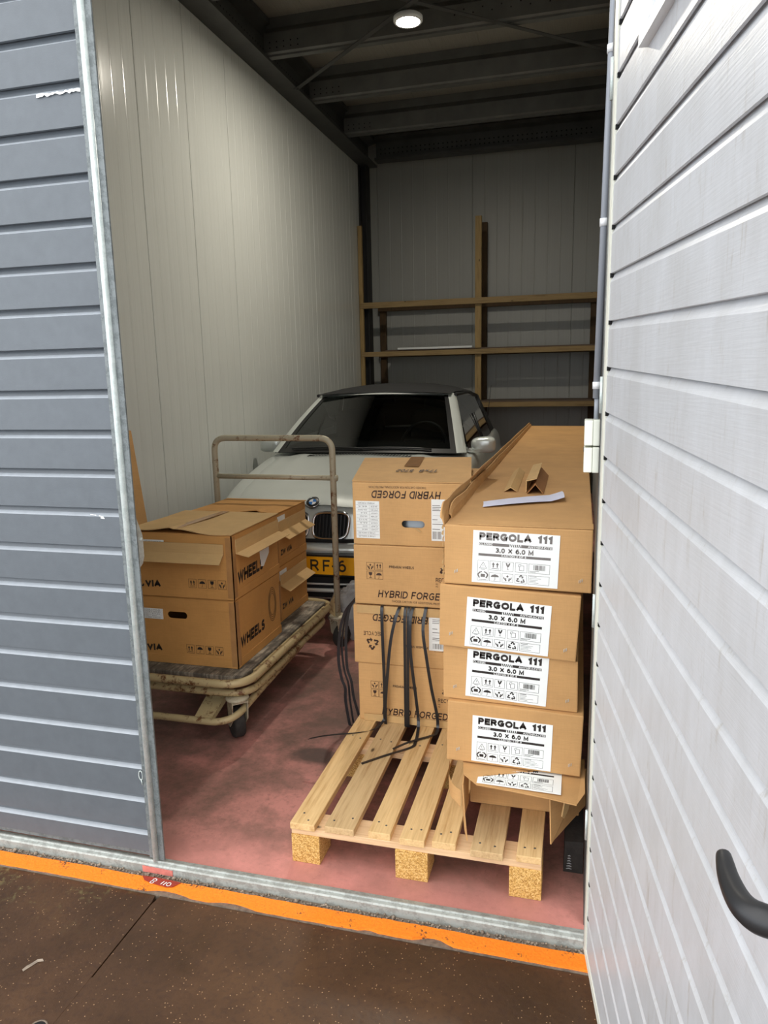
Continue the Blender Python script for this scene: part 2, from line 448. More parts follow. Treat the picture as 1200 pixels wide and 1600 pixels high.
# ------------------------------------------------------------------ printing
_tc = {}
def glyphs(s, bold=0.0, shear=0.0):
    key = (s, bold, shear)
    if key in _tc: return _tc[key]
    cu = bpy.data.curves.new('print', 'FONT'); cu.body = s; cu.size = 1; cu.offset = bold; cu.shear = shear; cu.resolution_u = 2
    o = bpy.data.objects.new('print', cu); COL.objects.link(o)
    dg = bpy.context.evaluated_depsgraph_get(); dg.update()
    me = o.evaluated_get(dg).to_mesh()
    V = [(v.co.x, v.co.y) for v in me.vertices]; F = [tuple(p.vertices) for p in me.polygons]
    o.evaluated_get(dg).to_mesh_clear()
    bpy.data.objects.remove(o); bpy.data.curves.remove(cu)
    _tc[key] = (V, F); return V, F
def _arc(cx, cy, rx, ry, a0, a1, n=14):
    return [(cx+rx*math.cos(math.radians(a0+(a1-a0)*i/n)), cy+ry*math.sin(math.radians(a0+(a1-a0)*i/n))) for i in range(n+1)]
# plain grotesque capitals as stroke skeletons: width, strokes (x 0..width, y 0..1)
GL = {
 'A': (.84, [[(.0,0),(.42,1),(.84,0)],[(.15,.32),(.69,.32)]]), 'B': (.68, [[(0,0),(0,1),(.36,1)]+_arc(.38,.76,.26,.24,90,-90)+[(0,.52)],[(.38,.52)]+_arc(.40,.26,.28,.26,90,-90)+[(0,0)]]),
 'C': (.76, [_arc(.42,.5,.42,.5,48,312,20)]), 'D': (.72, [[(0,0),(0,1),(.30,1)]+_arc(.30,.5,.42,.5,90,-90)+[(0,0)]]),
 'E': (.58, [[(.58,1),(0,1),(0,0),(.58,0)],[(0,.52),(.52,.52)]]), 'F': (.56, [[(.56,1),(0,1),(0,0)],[(0,.50),(.48,.50)]]),
 'G': (.80, [_arc(.42,.5,.42,.5,48,340,22)+[(.80,.16),(.80,.46),(.48,.46)]]), 'H': (.68, [[(0,0),(0,1)],[(.68,0),(.68,1)],[(0,.52),(.68,.52)]]),
 'I': (.0, [[(0,0),(0,1)]]), 'J': (.4, [[(.4,1),(.4,.25)]+_arc(.2,.22,.2,.22,0,-180)]), 'K': (.66, [[(0,0),(0,1)],[(.64,1),(0,.38)],[(.2,.56),(.66,0)]]),
 'L': (.54, [[(0,1),(0,0),(.54,0)]]), 'M': (.86, [[(0,0),(0,1),(.43,.1),(.86,1),(.86,0)]]), 'N': (.70, [[(0,0),(0,1),(.70,0),(.70,1)]]),
 'O': (.88, [_arc(.44,.5,.44,.5,0,360,28)]), 'P': (.62, [[(0,0),(0,1),(.34,1)]+_arc(.36,.73,.26,.27,90,-90)+[(0,.46)]]),
 'R': (.68, [[(0,0),(0,1),(.36,1)]+_arc(.38,.74,.26,.26,90,-90)+[(0,.48)],[(.34,.48),(.68,0)]]),
 'S': (.62, [_arc(.31,.76,.29,.24,35,270,14)+_arc(.31,.26,.31,.26,90,-150,14)]), 'T': (.68, [[(0,1),(.68,1)],[(.34,1),(.34,0)]]),
 'U': (.66, [[(0,1),(0,.3)]+_arc(.33,.3,.33,.3,180,360)+[(.66,1)]]), 'V': (.78, [[(0,1),(.39,0),(.78,1)]]), 'W': (1.1, [[(0,1),(.27,0),(.55,.95),(.83,0),(1.1,1)]]),
 'X': (.74, [[(0,0),(.74,1)],[(0,1),(.74,0)]]), 'Y': (.74, [[(0,1),(.37,.45),(.74,1)],[(.37,.45),(.37,0)]]), 'Z': (.62, [[(0,1),(.62,1),(0,0),(.62,0)]]),
 '0': (.58, [_arc(.29,.5,.29,.5,0,360,24)]), '1': (.26, [[(0,.78),(.26,1),(.26,0)]]), '2': (.56, [_arc(.28,.72,.28,.28,160,-40,12)+[(0,0),(.56,0)]]),
 '3': (.56, [_arc(.27,.75,.26,.25,150,-90,12),_arc(.27,.26,.29,.26,90,-150,12)]), '4': (.6, [[(.45,0),(.45,1),(0,.3),(.6,.3)]]),
 '5': (.56, [[(.5,1),(.08,1),(.04,.55)]+_arc(.27,.33,.29,.33,120,-150,14)]), '6': (.58, [_arc(.29,.32,.29,.32,0,360,20),[(0,.32)]+_arc(.34,.5,.34,.5,180,75,10)]),
 '7': (.54, [[(0,1),(.54,1),(.18,0)]]), '8': (.56, [_arc(.28,.76,.24,.24,0,360,18),_arc(.28,.26,.28,.26,0,360,18)]), '.': (.0, [[(0,0),(0,.07)]]), '-': (.36, [[(0,.42),(.36,.42)]]), ' ': (.2, []),
 'x': (.48, [[(0,0),(.48,.62)],[(0,.62),(.48,0)]]), 'w': (.9, [[(0,.62)]+_arc(.22,.22,.22,.22,180,360)+[(.44,.55)],[(.44,.22)]+_arc(.66,.22,.22,.22,180,330)+[(.9,.3)]]),
}
class Ink:
    """2D print in plane units; y up"""
    def __init__(s): s.v = []; s.f = []
    def poly(s, pts):
        o = len(s.v); s.v += [tuple(p) for p in pts]; s.f.append(tuple(range(o, o+len(pts))))
    def rect(s, x0, y0, x1, y1): s.poly([(x0,y0),(x1,y0),(x1,y1),(x0,y1)])
    def frame(s, x0, y0, x1, y1, w):
        s.rect(x0,y0,x1,y0+w); s.rect(x0,y1-w,x1,y1); s.rect(x0,y0+w,x0+w,y1-w); s.rect(x1-w,y0+w,x1,y1-w)
    def line(s, pts, w, closed=False):
        k = len(pts)
        for i in range(k if closed else k-1):
            a = Vector(pts[i]); b = Vector(pts[(i+1) % k]); d = (b-a)
            if d.length < 1e-9: continue
            n = Vector((-d.y, d.x)).normalized()*w/2
            s.poly([a-n, b-n, b+n, a+n])
    def disc(s, cx, cy, r, n=14, a0=0, a1=2*PI):
        s.poly([(cx+r*math.cos(a0+(a1-a0)*i/n), cy+r*math.sin(a0+(a1-a0)*i/n)) for i in range(n + (0 if abs(a1-a0-2*PI) < 1e-6 else 1))])
    def text(s, t, x0, y0, h, x1=None, bold=0, shear=0):
        """baseline left x0,y0; cap height h; squeezed to end at x1"""
        V, F = glyphs(t, bold, shear)
        if not V: return
        mx = max(v[0] for v in V); mn = min(v[0] for v in V)
        sy = h/.70; sx = sy if x1 is None else (x1-x0)/(mx-mn)
        o = len(s.v); s.v += [(x0+(a-mn)*sx, y0+b*sy) for a, b in V]; s.f += [tuple(o+i for i in f) for f in F]
    def block(s, t, x0, y0, h, x1, wt, shear=0, gap=None):
        """stroke lettering: baseline x0,y0, cap height h, ends at x1, stroke weight wt (fraction of h)"""
        gap = (.10 if wt > .24 else .15) + wt if gap is None else gap
        adv = [GL[c][0] + wt for c in t]
        tot = sum(adv) + (gap-wt)*(len(t)-1); k = (x1-x0)/tot; x = wt/2
        for c, a in zip(t, adv):
            for st in GL[c][1]:
                P = [(x+px, wt/2 + py*(1-wt)) for px, py in st]
                # square the free ends
                def ext(a_, b_):
                    d = Vector(a_)-Vector(b_); d.normalize(); return tuple(Vector(a_) + d*wt/2*(1 if min(abs(d.x), abs(d.y)) < .02 else .35))
                closed = len(P) > 2 and (Vector(P[0])-Vector(P[-1])).length < 1e-6
                if not closed: P[0] = ext(P[0], P[1]); P[-1] = ext(P[-1], P[-2])
                k_ = len(P)
                # mitred outline
                L_ = []; R_ = []
                for i in range(k_):
                    q = Vector(P[i])
                    d0 = (q - Vector(P[i-1 if i else (k_-2 if closed else 0)])); d1 = (Vector(P[i+1 if i < k_-1 else (1 if closed else k_-1)]) - q)
                    if d0.length < 1e-9: d0 = d1
                    if d1.length < 1e-9: d1 = d0
                    d0.normalize(); d1.normalize(); n0 = Vector((-d0.y, d0.x)); n1 = Vector((-d1.y, d1.x)); m_ = n0+n1
                    m_ = n0 if m_.length < 1e-6 else m_.normalized(); c_ = max(.5, m_.dot(n0)); m_ = m_*(wt/2/c_)
                    L_.append(q+m_); R_.append(q-m_)
                f = lambda q: (x0 + (q.x + shear*q.y)*k, y0 + q.y*h)
                for i in range(k_-1): s.poly([f(R_[i]), f(R_[i+1]), f(L_[i+1]), f(L_[i])])
            x += a + gap - wt
    def icon(s, kind, x0, y0, x1, y1, frame=True, w=None):
        W = x1-x0; H = y1-y0; w = w or W*.035
        if frame: s.frame(x0, y0, x1, y1, w)
        q = lambda a, b: (x0+a*W, y0+b*H)
        if kind == 'up':
            for c in (.32, .68):
                s.poly([q(c-.05,.3), q(c+.05,.3), q(c+.05,.62), q(c-.05,.62)]); s.poly([q(c-.14,.6), q(c+.14,.6), q(c,.86)])
            s.rect(*q(.16,.17), *q(.84,.22))
        elif kind == 'umbrella':
            s.poly([q(.5+.36*math.cos(a), .5+.3*math.sin(a)) for a in [PI*i/10 for i in range(11)]])
            s.rect(*q(.48,.16), *q(.52,.5)); s.line([q(.5,.16), q(.42,.14), q(.38,.2)], w)
            s.rect(*q(.48,.78), *q(.52,.86))
        elif kind == 'glass':
            s.poly([q(.28,.86), q(.72,.86), q(.7,.58), q(.58,.46), q(.42,.46), q(.3,.58)])
            s.rect(*q(.47,.2), *q(.53,.48)); s.rect(*q(.32,.13), *q(.68,.19))
        elif kind == 'vglass':
            s.poly([q(.28,.88), q(.42,.88), q(.5,.62), q(.5,.42), q(.38,.56)]); s.poly([q(.72,.88), q(.58,.88), q(.5,.62), q(.5,.42), q(.62,.56)])
            s.rect(*q(.48,.22), *q(.52,.45)); s.rect(*q(.4,.18), *q(.6,.22))
        elif kind == 'hands':
            s.poly([q(.38,.66), q(.5,.54), q(.62,.66), q(.5,.84)])
            for sg in (-1, 1):
                f = lambda a, b: q(.5+sg*a, b)
                s.poly([f(.06,.14), f(.20,.14), f(.22,.28), f(.36,.40), f(.38,.62), f(.30,.60), f(.28,.46), f(.10,.34)])
                s.poly([f(.10,.36), f(.24,.47), f(.22,.53), f(.08,.44)])
        elif kind == 'tri':
            s.line([q(.5,.9), q(.12,.2), q(.88,.2)], w*1.3, True); s.rect(*q(.48,.4), *q(.52,.65)); s.rect(*q(.3,.06), *q(.7,.11))
        elif kind == 'lift':
            s.rect(*q(.3,.35), *q(.7,.68))
            for sg in (-1, 1):
                f = lambda a, b: q(.5+sg*a, b)
                s.line([f(.22,.9), f(.46,.62), f(.3,.25)], w*3.2); s.disc(*f(.14,.9), W*.06)
            s.rect(*q(.15,.06), *q(.85,.1))
        elif kind == 'doc':
            s.line([q(.4,.72), q(.72,.72), q(.72,.2), q(.36,.2), q(.36,.6)], w*1.3); s.line([q(.28,.56), q(.28,.8), q(.5,.84)], w*1.3); s.line([q(.28,.6), q(.45,.6)], w*1.3)
        elif kind == 'recycle':
            for k in range(3):
                a = 2*PI*k/3
                def r(px, py, a=a):
                    return (x0+W*.5+(px*math.cos(a)-py*math.sin(a))*W, y0+H*.48+(px*math.sin(a)+py*math.cos(a))*W)
                s.poly([r(-.17,.2), r(-.03,.4), r(.08,.4), r(-.06,.14)])
                s.poly([r(.06,.42), r(.16,.24), r(.24,.3), r(.2,.1), r(.02,.12), r(.09,.18), r(.0,.33)])
        elif kind == 'bars':
            x = .22
            while x < .78:
                bw = random.choice((.012, .02, .035)); s.rect(*q(x,.35), *q(x+bw,.88)); x += bw + random.choice((.012, .022))
            s.rect(*q(.05,.2), *q(.5,.25)); s.rect(*q(.05,.1), *q(.35,.13))
        elif kind == 'lines':
            s.rect(*q(.06,.84), *q(.4,.9))
            for yy in (.66, .5, .34, .18): s.rect(*q(.06,yy), *q(.06+random.uniform(.3,.75), yy+.035))
    def to_mb(s, mb, fn, off):
        """fn(x,y,off)"""
        o = len(mb.v)
        for x, y in s.v: mb.v.append(Vector(fn(x, y, off)))
        for f in s.f: mb.face([o+i for i in f])
def plane(o, u, v):
    o = Vector(o); u = Vector(u).normalized(); v = Vector(v); v = (v - u*v.dot(u)).normalized(); n = u.cross(v)
    return lambda x, y, off=0: o + u*x + v*y + n*off
SKY, LAMP, EXPO = 2.7, 46, .15
# ================================================================== THE SETTING
XL, XR, YB, YF = -2.72, .17, 9.62, 1.86      # inner faces of the unit
CEIL = 4.42
mb = MB(); mb.box(XL-.12, XR+.12, YF, YB+.1, -.12, 0)
struct('floor', mb, M['floor_paint'], 'worn red painted concrete floor of the storage unit')
mb = MB()
mb.slab([(-1.227, -6, -.02), (6, -6, -.02), (6, 1.740, -.02), (-1.222, 1.740, -.02), (-1.229, 1.70, -.02)], (0,0,-1), .12); mb.slab([(-7, -6, -.02), (-1.229, -6, -.02), (-1.2335, 1.71, -.02), (-1.240, 1.740, -.02), (-7, 1.740, -.02)], (0,0,-1), .12)      # two slabs with an open joint
mb.box(-1.24, -1.224, -6, 1.42, -.14, -.0206)
mb.box(-7, 6, -6, 1.9, -.2, -.14)
struct('floor_outside', mb, M['wet_asphalt'], 'damp dark brown concrete slabs in front of the door')
# orange kerb line
mb = MB(); random.seed(3)
xs = [-7 + i*.02 for i in range(int(13/.02))]
P = [[], [], [], []]
for x in xs:
    wob = .0025*math.sin(x*11) + .0015*math.sin(x*61+1) + random.uniform(-.0015, .0015)
    bite = 0
    for c, w, d in ((-.36, .05, .02), (-.98, .07, .012), (-1.2, .08, .014), (-.55, .02, .008)):
        if abs(x-c) < w: bite = d*(1-((x-c)/w)**2)
    y0 = 1.744 + wob*.3 + bite; y1 = 1.795 + wob*.5
    P[0].append((x, y0, -.03)); P[1].append((x, y0+.002, -.007)); P[2].append((x, y1, -.006)); P[3].append((x, y1+.002, -.03))
mb.grid(P, smooth=False)
struct('trim_1', mb, M['orange_paint'], 'flaking orange painted line along the threshold')
mb = MB(); mb.box(-7, 6, 1.741, 1.862, -.14, -.016)
struct('trim_2', mb, M['kerb'], 'gritty gap between orange line and steel threshold')
mb = MB()   # galvanised threshold rail
prof = [(1.822, -.02), (1.822, .012), (1.826, .016), (1.836, .018), (1.838, .022), (1.842, .022), (1.844, .017), (1.866, .012), (1.866, -.02)]
mb.prism(prof, lambda p, q, t: (t, p, q), -2.72, .16)
struct('trim_3', mb, M['galv'], 'galvanised steel threshold rail under the doors')
mb = MB(); mb.poly([(-1.335, 1.8212, -.012), (-1.225, 1.8212, -.012), (-1.225, 1.8212, .008), (-1.335, 1.8212, .009)])
mb.slab([(-1.335, 1.820, -.012), (-1.225, 1.820, -.012), (-1.228, 1.820, .008), (-1.335, 1.820, .010)], (0, 1, 0), .0015)
struct('trim_4', mb, M['pink_smear'], 'pink paint smear on the steel threshold')
# red patch with unit number
t = thing('floor_marking', 'dark red painted patch with white hand lettering on the orange line', 'sign', (-1.24, 1.77, -.0055))
mb = MB(); z = -.0045
mb.slab([(-1.318, 1.793, z), (-1.300, 1.776, z), (-1.265, 1.768, z), (-1.215, 1.763, z), (-1.195, 1.768, z), (-1.178, 1.792, z), (-1.25, 1.795, z)], (0, 0, 1), .0012)
part('painted_patch', mb, M['red_paint'], t)
ink = Ink()
for k in (0, 1): ink.line([(-1.270 + .004*k + (.0065 if k else .0058)*math.cos(a), 1.772 + .0105*k + .0055*math.sin(a)) for a in [2*PI*i/14 for i in range(14)]], .0026, True)
ink.line([(-1.238, 1.769), (-1.233, 1.784)], .003); ink.line([(-1.228, 1.768), (-1.223, 1.783)], .003)
ink.line([(-1.212 + .0065*math.cos(a), 1.775 + .0075*math.sin(a)) for a in [2*PI*i/14 for i in range(14)]], .0026, True)
mb = MB(); ink.to_mb(mb, lambda x, y, o: (x, y, z+.0018), 0)
part('lettering', mb, M['white_ink'], t, 'white hand painted figures')
# gravel in the gap
mb = MB(); random.seed(11)
for i in range(900):
    x = random.uniform(-2.6, .05); y = random.uniform(1.797, 1.820); r = random.uniform(.0015, .0045)*(1.8 if random.random() < .04 else 1)
    bm = bmesh.new(); bmesh.ops.create_icosphere(bm, subdivisions=1, radius=r)
    for v in bm.verts: v.co *= random.uniform(.75, 1.2)
    mb.add(bm, Matrix.Translation((x, y, -.014+r*.4))); bm.free()
single('gravel', mb, M['stone'], 'fine grit and pebbles in the gap along the threshold', 'gravel', kind='stuff')

# ---- walls: sandwich panels with seams and fine ribs
def panel_profile(a0, a1, seam0, pitch, ribs, depth=.1):
    pr = [(a0, 0)]
    k = math.ceil((a0 - seam0)/pitch) - 1
    marks = []
    while True:
        s = seam0 + k*pitch
        if s > a1: break
        marks.append((s, 1))
        for i in range(1, ribs): marks.append((s + pitch*i/ribs, 0))
        k += 1
    for s, kind in marks:
        if s < a0+.02 or s > a1-.02: continue
        if kind: pr += [(s-.007, 0), (s-.003, -.002), (s-.002, -.012), (s+.002, -.012), (s+.003, -.002), (s+.007, 0)]
        else: pr += [(s-.009, 0), (s-.005, .0011), (s, .0017), (s+.005, .0011), (s+.009, 0)]
    pr.append((a1, 0))
    return pr + [(a1, -depth), (a0, -depth)]
mb = MB(); mb.prism(panel_profile(YF+.02, YB, 4.351, .623, 5), lambda p, q, t: (XL+q, p, t), 0, CEIL)
struct('wall_left', mb, M['wall_panel'], 'pale ribbed sandwich panel side wall')
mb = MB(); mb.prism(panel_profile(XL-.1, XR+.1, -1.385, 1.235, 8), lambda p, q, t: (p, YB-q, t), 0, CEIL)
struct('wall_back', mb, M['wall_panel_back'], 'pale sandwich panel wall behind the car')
mb = MB(); mb.prism(panel_profile(YF+.2, YB, 4.351, .623, 5), lambda p, q, t: (XR-q, p, t), 0, CEIL)
struct('wall_right', mb, M['wall_panel'], 'pale sandwich panel wall beside the long cartons')
mb = MB()
def siding(z):  return z
mb.box(-7, -2.66, 1.86, 2.0, 0, 4.9); mb.box(.12, 6, 1.88, 2.06, 0, 4.9); mb.box(-2.66, .12, 1.86, 2.0, 3.02, 4.9)
struct('wall_front', mb, M['slate_paint'], 'grey facade around the door opening')
mb = MB(); mb.box(XL-.2, XR+.2, YF, YB+.2, CEIL, CEIL+.12)
for x in [XL + .1 + i*.415 for i in range(8)]:
    for y0, y1 in ((YF+.1, YB-.05),): mb.box(x-.003, x+.003, y0, y1, CEIL-.004, CEIL+.001)
struct('ceiling', mb, M['roof_deck'], 'bare roof sheets above the steel purlins')

# ---- roof steel
def dots(mb, pts, n, r):
    """rows of punched holes shown as dark discs just proud of the web"""
    n = Vector(n); a = Vector((0,0,1)) if abs(n.z) < .9 else Vector((1,0,0)); u = n.cross(a).normalized(); w = n.cross(u)
    mb.m = 1
    for p in pts:
        mb.poly([Vector(p) + n*.0012 + (u*math.cos(2*PI*i/8) + w*math.sin(2*PI*i/8))*r for i in range(8)])
    mb.m = 0
names = {4: 'dark steel roof purlin nearest the door, in front of the lamp', 5: 'dark steel roof purlin just in front of the round lamp',
         6: 'dark steel roof purlin directly behind the round lamp', 7: 'dark steel roof purlin second behind the round lamp',
         8: 'dark steel roof purlin third behind the lamp, nearest the back wall', 3: 'dark steel roof purlin just inside the door opening'}
for k, Y in ((3, 3.0), (4, 4.0), (5, 5.0), (6, 6.0), (7, 7.03), (8, 8.07)):
    mb = MB()
    pr = [(0, 4.10), (0, 4.115), (-.012, 4.13), (-.012, 4.27), (.05, 4.33), (.05, 4.41), (.056, 4.41), (.056, 4.325), (-.006, 4.268), (-.006, 4.135), (.06, 4.115), (.06, 4.10)]
    mb.prism(pr, lambda p, q, t: (t, Y+p, q), -2.55, XR-.01)
    dots(mb, [(x, Y-.012, z) for x in [-2.5 + .06*i for i in range(5)] for z in (4.16, 4.2)] + ([(-1.0+.07*i, Y-.012, 4.2 + .03*(i % 2)) for i in range(14)] if k == 6 else []), (0, -1, 0), .006)
    single('roof_purlin', mb, [M['purlin'], M['hole']], names[k], 'beam', 'steel roof purlins')
mb = MB()
pr = [(-2.715, 4.08), (-2.52, 4.08), (-2.52, 4.10), (-2.63, 4.11), (-2.63, 4.33), (-2.52, 4.36), (-2.52, 4.40), (-2.715, 4.40)]
mb.prism(pr, lambda p, q, t: (p, t, q), 2.05, 9.28)
dots(mb, [(-2.63, 2.6+.05*i, z) for i in range(125) for z in (4.19, 4.235)], (1, 0, 0), .007)
single('eaves_beam', mb, [M['steel_dark'], M['hole']], 'perforated dark steel beam along the top of the ribbed side wall', 'beam')
mb = MB()
pr = [(9.28, 4.12), (9.12, 4.12), (9.12, 4.15), (9.2, 4.155), (9.2, 4.34), (9.12, 4.36), (9.12, 4.40), (9.28, 4.40)]
mb.prism(pr, lambda p, q, t: (t, p, q), -2.51, XR-.01)
dots(mb, [(-2.45+.055*i, 9.2, z) for i in range(46) for z in (4.21, 4.26)], (0, -1, 0), .009)
single('tie_beam', mb, [M['steel_dark'], M['hole']], 'perforated dark steel beam across the unit above the shelving', 'beam')
mb = MB()
mb.box(-2.72, -2.70, 9.1, 9.26, 0, 4.08); mb.box(-2.70, -2.635, 9.17, 9.19, 0, 4.08); mb.box(-2.635, -2.615, 9.1, 9.26, 0, 4.08)
single('steel_column', mb, M['steel_black'], 'black steel column in the far corner behind the shelving', 'column')
def rod(a, b, lab):
    mb = MB(); a = Vector(a); b = Vector(b)
    d = (b-a).normalized(); s = d.cross(Vector((0,0,1))).normalized()
    mb.slab([a-s*.02, b-s*.02, b+s*.02, a+s*.02], (0,0,1), .006)
    for e in (a+d*.04, b-d*.04): mb.lathe([(0, -.012), (.012, -.012), (.012, 0), (0, 0)], e, (0,0,1), 8)
    single('brace_strap', mb, M['steel_dark'], lab, 'brace', 'crossed roof braces')
rod((-2.54, 6.63, 4.072), (.10, 4.27, 4.072), 'flat steel roof brace running from beside the side wall up to the lamp')
rod((.15, 6.70, 4.082), (-2.54, 4.20, 4.082), 'flat steel roof brace running from the lamp towards the pipe side')

# ---- lamp
LX, LY, LZ = -1.27, 5.6, 4.035
t = thing('ceiling_lamp', 'round white work lamp glowing under the roof purlins', 'lamp', (LX, LY, LZ))
mb = MB(); mb.lathe([(.085, -.008), (.098, -.008), (.105, 0), (.105, .025), (.09, .035), (.04, .04), (.03, .06), (0, .06)], (LX, LY, LZ), (0,0,1), 28)
part('housing', mb, M['white_plastic'], t)
mb = MB(); mb.lathe([(0, -.002), (.08, -.002), (.084, .003)], (LX, LY, LZ), (0,0,1), 28)
part('lens', mb, M['lamp_lens'], t, 'glowing round lens')
mb = MB(); mb.tube([(LX, LY, LZ+.06), (LX, LY+.01, 4.25), (LX, LY, CEIL)], .006, 6)
part('cord', mb, M['black_plastic'], t)

# ---- right door post
mb = MB(); mb.box(.048, .065, 1.9, 2.08, 0, 3.02); mb.box(.065, .16, 1.9, 1.915, 0, 3.02); mb.box(.065, .16, 2.065, 2.08, 0, 3.02)
struct('trim_5', mb, M['steel_dark'], 'steel door post at the hinge side')
mb = MB(); mb.box(-2.72, -2.62, 1.9, 2.0, 0, 3.02)
struct('trim_6', mb, M['steel_dark'], 'steel door post behind the closed leaf')

# ================================================================== DOOR LEAVES
# closed slate grey leaf: outer face seen
def leaf_profile(z0, z1, seams, dep, band, bev, back):
    pr = [(z0, 0)]
    for s in sorted(seams):
        if s-band-bev < z0+.005 or s > z1-.005: continue
        pr += [(s-band-bev, 0), (s-band, -dep*.72), (s-.002, -dep), (s+.004, -dep), (s+.004, -dep*.45), (s-.001, -dep*.45), (s, 0)]
    pr += [(z1, 0), (z1, -back), (z0, -back)]
    return pr
t = bpy.data.objects.new('door_1', None); COL.objects.link(t); t.location = (-1.95, 1.86, .02)
t['kind'] = 'structure'; t['label'] = 'closed slate grey slatted door leaf'; t['category'] = 'door'
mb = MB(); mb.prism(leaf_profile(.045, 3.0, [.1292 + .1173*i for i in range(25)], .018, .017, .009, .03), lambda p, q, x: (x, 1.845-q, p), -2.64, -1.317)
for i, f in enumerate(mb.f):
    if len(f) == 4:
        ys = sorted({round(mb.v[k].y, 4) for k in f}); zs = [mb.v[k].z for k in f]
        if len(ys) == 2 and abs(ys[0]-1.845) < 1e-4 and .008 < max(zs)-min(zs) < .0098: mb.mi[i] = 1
part('door_panel', mb, [M['slate_paint'], M['slate_edge_glint']], t)
mb = MB(); mb.box(-1.317, -1.302, 1.838, 1.878, .03, 3.0); mb.box(-2.655, -2.64, 1.838, 1.878, .03, 3.0); mb.box(-2.64, -1.317, 1.85, 1.878, .028, .045); mb.box(-2.64, -1.317, 1.876, 1.884, .045, 3.0)
part('edge_trim', mb, M['galv_dark'], t, 'scuffed dark grey edge strip')
mb = MB(); mb.smooth = True
pr = [(-1.301, 1.836), (-1.299, 1.829), (-1.295, 1.826), (-1.290, 1.826), (-1.286, 1.829), (-1.284, 1.836), (-1.284, 1.8455), (-1.301, 1.8455)]
mb.prism(pr, lambda p, q, z: (p, q, z), .025, 3.0)
part('edge_profile', mb, M['galv_bright'], t, 'bright galvanised rounded edge')
mb = MB(); mb.box(-1.284, -1.2645, 1.840, 1.846, .025, 3.0); mb.box(-1.300, -1.279, 1.846, 1.862, .025, 3.0)
part('closing_strip', mb, M['galv_dark'], t, 'dull galvanised closing strip')
mb = MB()
pts = [(-1.2805, z, y) for y, z in ((1.862, 1.00), (1.862, 1.16), (1.875, 1.13), (1.888, 1.10), (1.89, 1.09), (1.89, 1.03), (1.88, 1.01))]
mb.slab([(a, c, b) for a, b, c in pts], (1, 0, 0), .003)
mb.lathe([(0, .006), (.005, .005), (.006, 0)], (-1.2775, 1.879, 1.085), (1, 0, 0), 10)
part('latch_plate', mb, M['galv'], t)
mb = MB(); mb.tube([(-1.326 + .007*math.cos(a), 1.842, .318 + .016*math.sin(a)) for a in [2*PI*i/12 for i in range(12)]], .0018, 6, closed=True)
mb.tube([(-1.326, 1.842, .305), (-1.322, 1.842, .285)], .002, 6)
part('wire_loop', mb, M['galv_bright'], t)
mb = MB(); random.seed(5)       # torn foil in the seam near the top and a few scratches
z0 = 2.335
up = []; dn = []
for i in range(22):
    x = -1.46 + .14*i/21; w = random.uniform(.002, .0075) if i > 1 else .007
    up.append((x, 1.8425, z0 - .004 + random.uniform(-.002, .002))); dn.append((x, 1.8405, z0 - .006 - w))
for i in range(21): mb.poly([up[i], up[i+1], dn[i+1], dn[i]])
part('torn_filler', mb, M['paper'], t, 'torn white filler strip in a seam')
mb = MB()
for (x0, z0_, x1, z1_, w) in ((-1.42, 1.166, -1.40, 1.164, .0025), (-1.39, 1.163, -1.375, 1.159, .003), (-1.385, 1.157, -1.372, 1.156, .004)):
    mb.poly([(x0, 1.8443, z0_), (x1, 1.8443, z1_), (x1, 1.8443, z1_-w), (x0, 1.8443, z0_-w)])
part('paint_chip', mb, M['paper'], t)

# open leaf, white inside face seen
HX, HY = .049, 1.769
AZ = -1.4253
D = Vector((math.cos(AZ), math.sin(AZ), -.0356)); NN = Vector((-math.sin(AZ), math.cos(AZ), 0))
def L2(tt, z, off=0): return Vector((HX, HY, 0)) + D*tt + Vector((0,0,z)) + NN*off      # off > 0 is into the leaf
t = bpy.data.objects.new('door_2', None); COL.objects.link(t); t.location = L2(.66, .06, .02)
t['kind'] = 'structure'; t['label'] = 'opened door leaf showing its white planked inside'; t['category'] = 'door'
WL = 1.36
mb = MB()
seams = [.044 + .1003*i for i in range(30)]
mb.prism(leaf_profile(.06, 3.05, [s+.02 for s in seams], .009, .006, .013, .03), lambda p, q, x: L2(x, p, -q), .036, WL)
part('door_panel', mb, M['white_leaf'], t)
mb = MB()
for s in seams:
    if .08 < s < 3.0: mb.hexa([L2(a, z, o) for z in (s+.011, s+.0205) for a, o in ((.035, -.0008), (.042, -.0004), (.042, .006), (.035, .006))])
part('groove_ends', mb, M['hole'], t, 'dark open ends of the plank grooves')
mb = MB(); mb.hexa([L2(a, z, o) for z in (.05, 3.05) for a, o in ((.014, -.003), (.035, -.003), (.035, .034), (.014, .034))])
part('edge_trim', mb, M['white_leaf_trim'], t)
mb = MB(); mb.hexa([(x, y, z) for z in (.04, 3.05) for x, y in ((.0475, 1.795), (.052, 1.795), (.052, 1.80), (.0475, 1.80))])
mb.hexa([L2(a, z, o) for z in (.045, 3.05) for a, o in ((-.004, -.002), (.014, -.002), (.014, .034), (-.004, .034))])
mb.hexa([(x, y, z) for z in (.04, 3.05) for x, y in ((.0485, 1.775), (.052, 1.775), (.052, 1.797), (.0485, 1.797))])
part('hinge_strip', mb, M['galv'], t, 'grey galvanised hinge strip')
for z in (2.14, 1.46, .93, .34):
    mb = MB(); mb.lathe([(0, 0), (.0045, 0), (.0045, .085), (0, .085)], (.0455, 1.800, z), (0,0,1), 12); mb.box(.0455, .050, 1.798, 1.802, z, z+.085)
    part('hinge', mb, M['galv_bright'], t)
# bottom sweep strip
mb = MB(); mb.hexa([L2(a, z, o) for z in (.035, .062) for a, o in ((0, -.002), (WL, -.002), (WL, .03), (0, .03))])
part('bottom_trim', mb, M['white_leaf_trim'], t)
